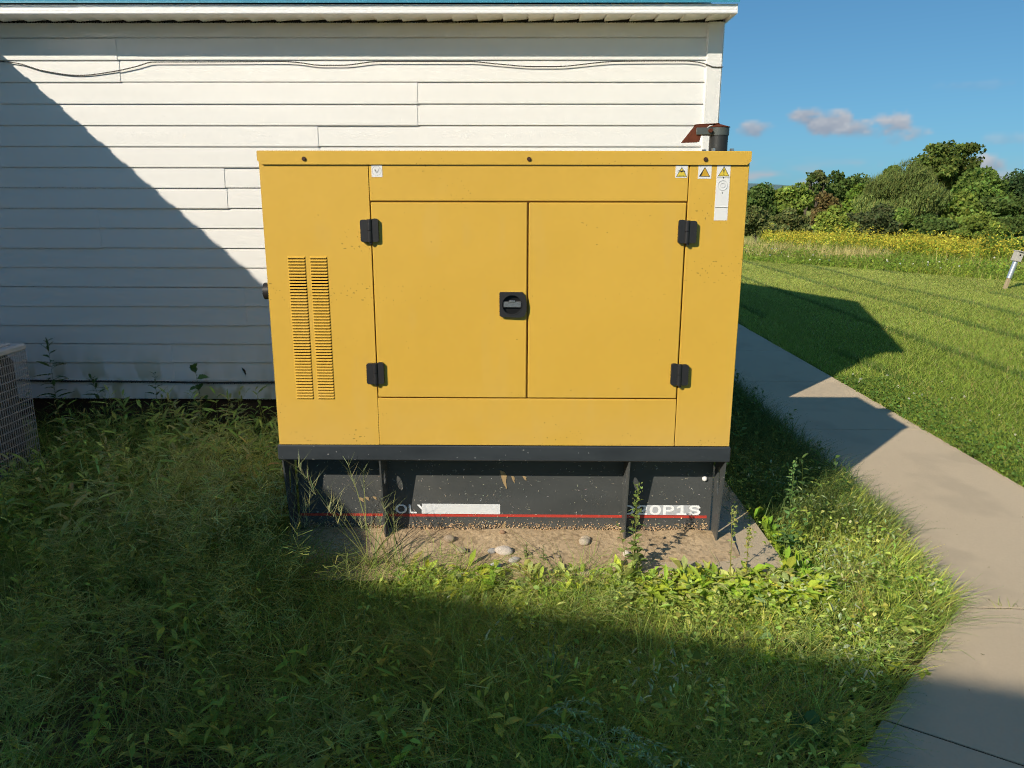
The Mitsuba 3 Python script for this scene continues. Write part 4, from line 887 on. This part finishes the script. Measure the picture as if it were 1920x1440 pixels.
# feathery pale weed lying in the foreground shade
for x, y, z, a, L, lab in ((0.02, 1.80, 0.07, -0.15, 0.30, "pale feathery weed spray lying in the foreground shade, left of two"), (0.20, 1.72, 0.09, -0.45, 0.26, "pale feathery weed spray lying in the foreground shade, right of two")):
    b = Bag()
    for k in range(7):
        aa = a + rng.normal(0, 0.35); l_ = L * rng.uniform(0.45, 1.0); t = np.linspace(0, 1, 12)
        p = np.c_[x + math.cos(aa) * l_ * t, y + math.sin(aa) * l_ * t, z + rng.uniform(0.0, 0.07) * np.sin(t * 2.6) - 0.03 * t * t]
        m = tube(p, 0.0009, 3, False); b.add(m.vertices, m.faces, np.broadcast_to((0.17, 0.22, 0.10), (len(m.vertices), 3)))
        q = np.repeat(p[4:], 4, 0) + rng.normal(0, 0.003, (32, 3)); ba = aa + rng.normal(0, 0.8, 32)
        leaves(b, q, np.stack([np.cos(ba), np.sin(ba), rng.normal(0.1, 0.4, 32)], 1), rng.uniform(0.008, 0.022, 32), rng.uniform(0.003, 0.006, 32), tint(rng, (0.22, 0.31, 0.15), 32, 0.2), rng, 0.2)
    b.build("feathery_weed", "m_leaf", label=lab, cat="weed")

# ------------------------------------------------------------------ meadow
rng = np.random.default_rng(31)


def meadow_points(n, u0, u1, y1=60):
    P = scatter(n, 3.0, 44, 9, y1, rng); u = 0.812 * P[:, 0] + 0.584 * P[:, 1] - 16.48
    k = (u > u0) & (u < u1) & (P[:, 0] > 0.24 * P[:, 1]) & (P[:, 0] < 0.76 * P[:, 1]); P = P[k]; return P, u[k]


mg = Bag()
P, u = meadow_points(520000, -0.1, 11.0, 36); n = len(P)
wav = 0.45 * (meshkit.noise(np.c_[P * 0.7, P[:, :1] * 0], 4) - 0.5)
keep = (u > wav) & (rng.random(n) < np.clip(1.25 - u / 14, 0.3, 1)); P, u = P[keep], u[keep]; n = len(P)
patch = meshkit.fbm(np.c_[P * 0.45, P[:, :1] * 0], 3, 15); patch2 = meshkit.fbm(np.c_[P * [0.9, 0.5], P[:, :1] * 0 + 3], 3, 18)
h = rng.uniform(0.22, 0.55, n) * np.clip(0.35 + u * 0.30, 0.35, 1.0) * (0.6 + 0.8 * patch)
green, tan, olive = np.array((0.180, 0.260, 0.040)), np.array((0.46, 0.38, 0.16)), np.array((0.25, 0.26, 0.07))
tmix = np.clip((patch2 - 0.45) * 6, 0, 1) * np.clip((u - 1.2) / 1.5, 0, 1)
isn = rng.random(n) < tmix * 0.9
col = np.where(isn[:, None], tan, np.where((rng.random(n) < 0.35)[:, None], olive, green)) * np.exp(rng.normal(0, 0.2, (n, 1)))
blades(mg, np.c_[P, ground_z(P[:, 0], P[:, 1]) - 0.02], h * np.where(isn, 1.35, 1), rng.uniform(0.010, 0.022, n), rng.uniform(0, 6.283, n), rng.uniform(0.05, 0.55, n), rng.uniform(0, 0.7, n), col, 2)
P, u = meadow_points(520000, 0.0, 5.5, 31); n = len(P); cl = meshkit.fbm(np.c_[P * 1.1, P[:, :1] * 0], 3, 25)
k = rng.random(n) < np.clip((cl - 0.33) * 4, 0.05, 1) * np.clip(1.25 - u / 5, 0.1, 1); P, u, cl = P[k], u[k], cl[k]; n = len(P)
P3 = np.c_[P, ground_z(P[:, 0], P[:, 1]) + rng.uniform(0.02, 0.34, n) * np.clip(0.35 + u * 0.35, 0.35, 1) * (0.4 + 1.1 * cl)]
lc = tint(rng, (0.165, 0.240, 0.038), n, 0.22) * (0.7 + 0.6 * meshkit.noise(np.c_[P * 0.8, P[:, :1] * 0], 33))[:, None]
yg = meshkit.noise(np.c_[P * 0.9, P[:, :1] * 0], 35) > 0.72; lc[yg] *= [1.35, 1.15, 1.0]
quads(mg, P3, rng.uniform(0.03, 0.075, n), rng, lc, aspect=0.6)
wf = (rng.random(n) < 0.010) & (meshkit.noise(np.c_[P * 0.6, P[:, :1] * 0], 36) > 0.5); quads(mg, P3[wf] + [0, 0, 0.14], 0.045, rng, tint(rng, (0.55, 0.53, 0.47), wf.sum(), 0.1), aspect=0.9)
mg.build("meadow_grass", "m_grass", kind="stuff", label="rough uncut meadow grass beyond the mown lawn", cat="meadow")

gr = Bag()
P, u = meadow_points(105000, 2.6, 20, 52); n = len(P); pt = meshkit.fbm(np.c_[P * [0.35, 0.22], P[:, :1] * 0], 3, 23)
lim = 4.3 + 2.4 * (meshkit.noise(np.c_[P * 0.33, P[:, :1] * 0], 44) - 0.5) + 12 * np.clip(0.42 - P[:, 0] / P[:, 1], 0, 0.12)
keep = (rng.random(n) < np.clip((pt - 0.30) * 4.0, 0.04, 1)) & ((u > lim) | (rng.random(n) < 0.06)) & (P[:, 0] > 0.31 * P[:, 1]); P, u = P[keep], u[keep]; n = len(P)
gz_ = ground_z(P[:, 0], P[:, 1]); h = rng.uniform(0.55, 1.02, n) * (0.8 + 0.4 * meshkit.noise(np.c_[P * 0.8, P[:, :1] * 0], 45))
for k in range(4):
    blades(gr, np.c_[P + rng.normal(0, 0.06, P.shape), gz_], h * rng.uniform(0.6, 1.0, n), np.full(n, 0.026), rng.uniform(0, 6.283, n), rng.uniform(0.0, 0.3, n), rng.uniform(0, 0.4, n), tint(rng, (0.16, 0.22, 0.03), n, 0.22), 2)
for k in range(6):
    quads(gr, np.c_[P + rng.normal(0, 0.09, P.shape), gz_ + h * rng.uniform(0.35, 0.85, n)], rng.uniform(0.05, 0.10, n), rng, tint(rng, (0.16, 0.22, 0.03), n, 0.25, 0.08), aspect=0.5)
bloom = np.exp(rng.normal(0, 0.25, (n, 1)))
for k in range(12):
    quads(gr, np.c_[P + rng.normal(0, 0.07, P.shape), gz_ + h * rng.uniform(0.74, 1.02, n)], rng.uniform(0.03, 0.075, n), rng, np.clip(tint(rng, (0.40, 0.345, 0.045), n, 0.18, 0.08) * bloom, 0, 0.7), aspect=0.55)
gr.build("goldenrod", "m_leaf", kind="stuff", label="band of yellow flowering goldenrod before the trees", cat="flowers")

# ------------------------------------------------------------------ trees
def limb(bag, a, b, r0, r1, rng, col=(0.12, 0.10, 0.075)):
    a, b = np.asarray(a, float), np.asarray(b, float); t = np.linspace(0, 1, 5)[:, None]
    p = a * (1 - t) + b * t + rng.normal(0, 0.03, (5, 3)) * np.linalg.norm(b - a) * np.sin(t * np.pi)
    m = tube(p, np.linspace(r0, r1, 5), 6); bag.add(m.vertices, m.faces, np.broadcast_to(col, (len(m.vertices), 3)))


def tree(name, label, cat, x, y, top, W, base_col, seed, style="round", dens=1.0, lobes=None, leaf=0.22, skirt=0.0, group=None, trunk_col=(0.12, 0.10, 0.075), gap=0.0):
    rng = np.random.default_rng(seed); z0 = float(ground_z(np.array(x), np.array(y))); H = top - z0
    key = thing(name, label, cat, group)
    tb, cb = Bag(), Bag()
    cbz = {"round": 0.32, "bush": 0.05, "narrow": 0.38, "willow": 0.10, "big": 0.30}[style] * (1 - skirt)
    lean = rng.normal(0, 0.05) if style != "willow" else -0.18
    crown_c = np.array([x + lean * H, y, z0 + H * (cbz + 1) / 2])
    ax = np.array([W / 2, W / 2, H * (1 - cbz) / 2])
    nl = lobes or {"round": 26, "bush": 22, "narrow": 14, "willow": 34, "big": 58}[style]
    C = unit(rng.normal(0, 1, (nl, 3))) * rng.uniform(0.25, 0.92, (nl, 1)) ** 0.7
    if style in ("round", "big"): C[:, :2] *= np.where(C[:, 2:] > 0.1, 1 - 0.30 * np.clip(C[:, 2:], 0, 1), 1.0)
    if style == "bush": C[:, 2] = np.abs(C[:, 2]) * 1.6 - 0.6
    R = rng.uniform(0.22, 0.42, nl) * (0.75 if style == "big" else 1.0)
    Cw = crown_c + C * ax * (1 - R[:, None] * 0.55)
    Rw = R * min(W / 2, H * (1 - cbz) / 2) * 1.15
    trunk_top = np.array([crown_c[0], crown_c[1], z0 + H * (0.75 if style != "bush" else 0.4)])
    limb(tb, (x, y, z0 - 0.2), trunk_top, 0.028 * H + 0.02, 0.006 * H, rng, trunk_col)
    for k in rng.permutation(nl)[: 12 if style != "bush" else 8]:
        t = rng.uniform(0.25, 0.8); limb(tb, np.array([x, y, z0]) * (1 - t) + trunk_top * t, Cw[k], 0.010 * H, 0.003 * H, rng, trunk_col)
    per = int(240 * dens)
    for k in range(nl):
        n = per; d = unit(rng.normal(0, 1, (n, 3))); r = rng.uniform(0.25, 1.0, n) ** 0.45
        bump = 0.75 + 0.55 * meshkit.fbm(d * 2.2 + k * 7.1, 3, seed)
        Q = Cw[k] + d * (r * bump * Rw[k])[:, None] * [1.15, 1.15, 0.82]
        if gap: 
            keep = meshkit.fbm(Q * 1.1, 3, seed + 3) > gap; Q = Q[keep]; n = len(Q)
        shade = np.exp(rng.normal(0, 0.17)) * (1 + 0.15 * rng.normal(0, 1, (n, 1)))
        col = np.clip(tint(rng, base_col, n, 0.15, 0.10) * shade, 0.004, 0.6)
        sz = leaf * rng.uniform(0.6, 1.3, n)
        if style == "willow":
            quads(cb, Q[::2], sz[::2] * 0.8, rng, col[::2], aspect=0.5)
            a = rng.normal(0.9, 0.8, n)
            D = np.stack([np.cos(a) * 0.45, rng.normal(0, 0.3, n), 0.8 + rng.normal(0, 0.25, n)], 1); D = unit(D); s = unit(np.cross(D, rng.normal(0, 1, (n, 3)))) * 0.024
            e = Q + D * (sz * 1.7)[:, None]
            cb.add(np.stack([Q - s, Q + s, e], 1), np.arange(3 * n).reshape(-1, 3), np.repeat(col, 3, 0))
        else:
            quads(cb, Q, sz, rng, col, aspect=0.75)
    cb.build("crown", "m_leaf", key); tb.build("trunk", "m_bark", key)
    return key


K = 1.5
DK, MD, LT, OL, YG = (0.080, 0.120, 0.032), (0.112, 0.165, 0.036), (0.155, 0.205, 0.042), (0.120, 0.138, 0.048), (0.18, 0.22, 0.042)
TREES = (  # name, label, x, y, top, width, colour, style, density, leaf
    ("shrub", "dark leafy shrub nearest the generator's right edge", 10.9, 36, 1.42, 1.9, OL, "bush", 1.0, 0.16), ("tree", "dark green tree behind the leftmost shrub", 14.1, 46, 2.60, 2.3, DK, "round", 1.0, 0.20),
    ("tree", "yellowish green tree in the tree line, just left of the narrow pair", 15.6, 46, 2.62, 2.4, LT, "round", 0.9, 0.20), ("tree", "narrow dark tree, left one of the close pair", 18.0, 50, 3.60, 1.05, DK, "narrow", 0.55, 0.18),
    ("tree", "narrow olive tree, right one of the close pair", 18.65, 50, 3.66, 1.15, OL, "narrow", 0.6, 0.18), ("tree", "dark open crowned tree right of the narrow pair", 20.7, 52, 3.42, 2.3, DK, "round", 0.6, 0.20),
    ("tree", "small reddish brown tree in the middle of the tree line", 17.0, 44, 2.11, 1.7, (0.15, 0.115, 0.045), "bush", 0.8, 0.18), ("shrub", "low yellow green shrub before the reddish tree", 14.8, 37, 1.24, 2.0, YG, "bush", 1.0, 0.15),
    ("tree", "mid green tree just left of the willow, taller than its neighbours", 22.6, 50, 3.95, 2.1, MD, "round", 0.9, 0.20), ("tree", "dark green tree left of the tall mid green one beside the willow", 21.9, 52, 3.45, 3.0, DK, "round", 1.0, 0.21), ("tree", "bright green tree low in front of the tall mid green one", 19.5, 45, 2.35, 2.5, (0.135, 0.20, 0.035), "round", 1.0, 0.20),
    ("shrub", "wide dark grey green shrub at the meadow's edge", 16.9, 38, 1.62, 2.8, (0.085, 0.105, 0.042), "bush", 1.3, 0.14), ("tree", "feathery olive willow with a pale leaning trunk", 21.4, 43, 3.47, 4.2, (0.150, 0.185, 0.055), "willow", 2.6, 0.18),
    ("tree", "tallest tree, broad dark crown above the others", 31.6, 60, 6.05, 5.6, (0.095, 0.125, 0.030), "big", 1.0, 0.24), ("tree", "broad green tree right of the tallest tree", 30.3, 52, 3.60, 3.8, MD, "round", 1.2, 0.22), ("tree", "blue green tree at the far right of the tree line", 34.7, 56, 4.08, 3.2, (0.055, 0.090, 0.035), "round", 1.0, 0.22),
    ("tree", "green tree in front of the broad right hand tree", 25.3, 44, 2.45, 3.3, MD, "round", 1.2, 0.20), ("tree", "dark green tree at the right edge before the blue green one", 25.8, 42, 1.95, 3.6, DK, "bush", 1.3, 0.20), ("tree", "bright leafed tree between the willow and the right hand trees", 23.3, 42, 2.0, 2.6, LT, "bush", 1.1, 0.20),
    ("shrub", "low green shrub under the willow", 19.3, 40, 1.15, 2.6, MD, "bush", 1.0, 0.16), ("shrub", "low olive shrub between the leftmost shrub and the yellow green one", 13.8, 40, 1.2, 2.3, OL, "bush", 1.0, 0.16), ("shrub", "low dark shrub right of the willow's trunk", 20.3, 38, 1.10, 2.4, DK, "bush", 1.0, 0.16),
    ("shrub", "low yellow green shrub under the right hand trees", 21.4, 36, 0.95, 2.6, LT, "bush", 1.0, 0.16), ("tree", "mid green tree between the dark and the yellowish trees at left", 15.2, 48, 2.1, 2.2, MD, "bush", 1.0, 0.18), ("shrub", "dark shrub at the far right beyond the meadow", 24.2, 38, 1.0, 2.8, DK, "bush", 1.1, 0.16),
    ("tree", "half hidden back row tree behind the bright green low one", 25.9, 62, 3.0, 4.4, DK, "round", 0.8, 0.24), ("tree", "half hidden back row tree behind the willow", 31.1, 64, 2.92, 5.6, MD, "round", 0.8, 0.25), ("tree", "half hidden back row tree at the right edge", 39.9, 66, 3.19, 5.5, DK, "round", 0.8, 0.25), ("tree", "half hidden back row tree at the left end", 20.8, 66, 2.40, 4.6, MD, "round", 0.8, 0.25), ("tree", "half hidden back row tree behind the narrow pair", 24.3, 64, 2.35, 4.4, DK, "round", 0.8, 0.25), ("tree", "half hidden back row tree behind the tallest tree", 36.5, 66, 2.54, 5.5, MD, "round", 0.8, 0.25))
for kk, (nm, lab, x, y, top, w, col, style, dn_, lf_) in enumerate(TREES):
    tree(nm, lab, nm, x * K, y * K, 1.46 + (top - 1.46) * K, w * K * 1.08, col, 100 + kk, style, dn_ * 1.2, leaf=lf_ * K, skirt=0.6 if style == "round" and "pair" not in lab else 0.0, group="trees along the meadow's far edge", trunk_col=(0.30, 0.26, 0.20) if style == "willow" else (0.12, 0.10, 0.075), gap=0.40 if style in ("narrow", "big") else 0.0)
tree("shrub", "near green shrub at the right edge behind the bird house", "shrub", 12.9, 20.5, 0.70, 2.2, (0.10, 0.15, 0.03), 190, "bush", 1.0, leaf=0.11)
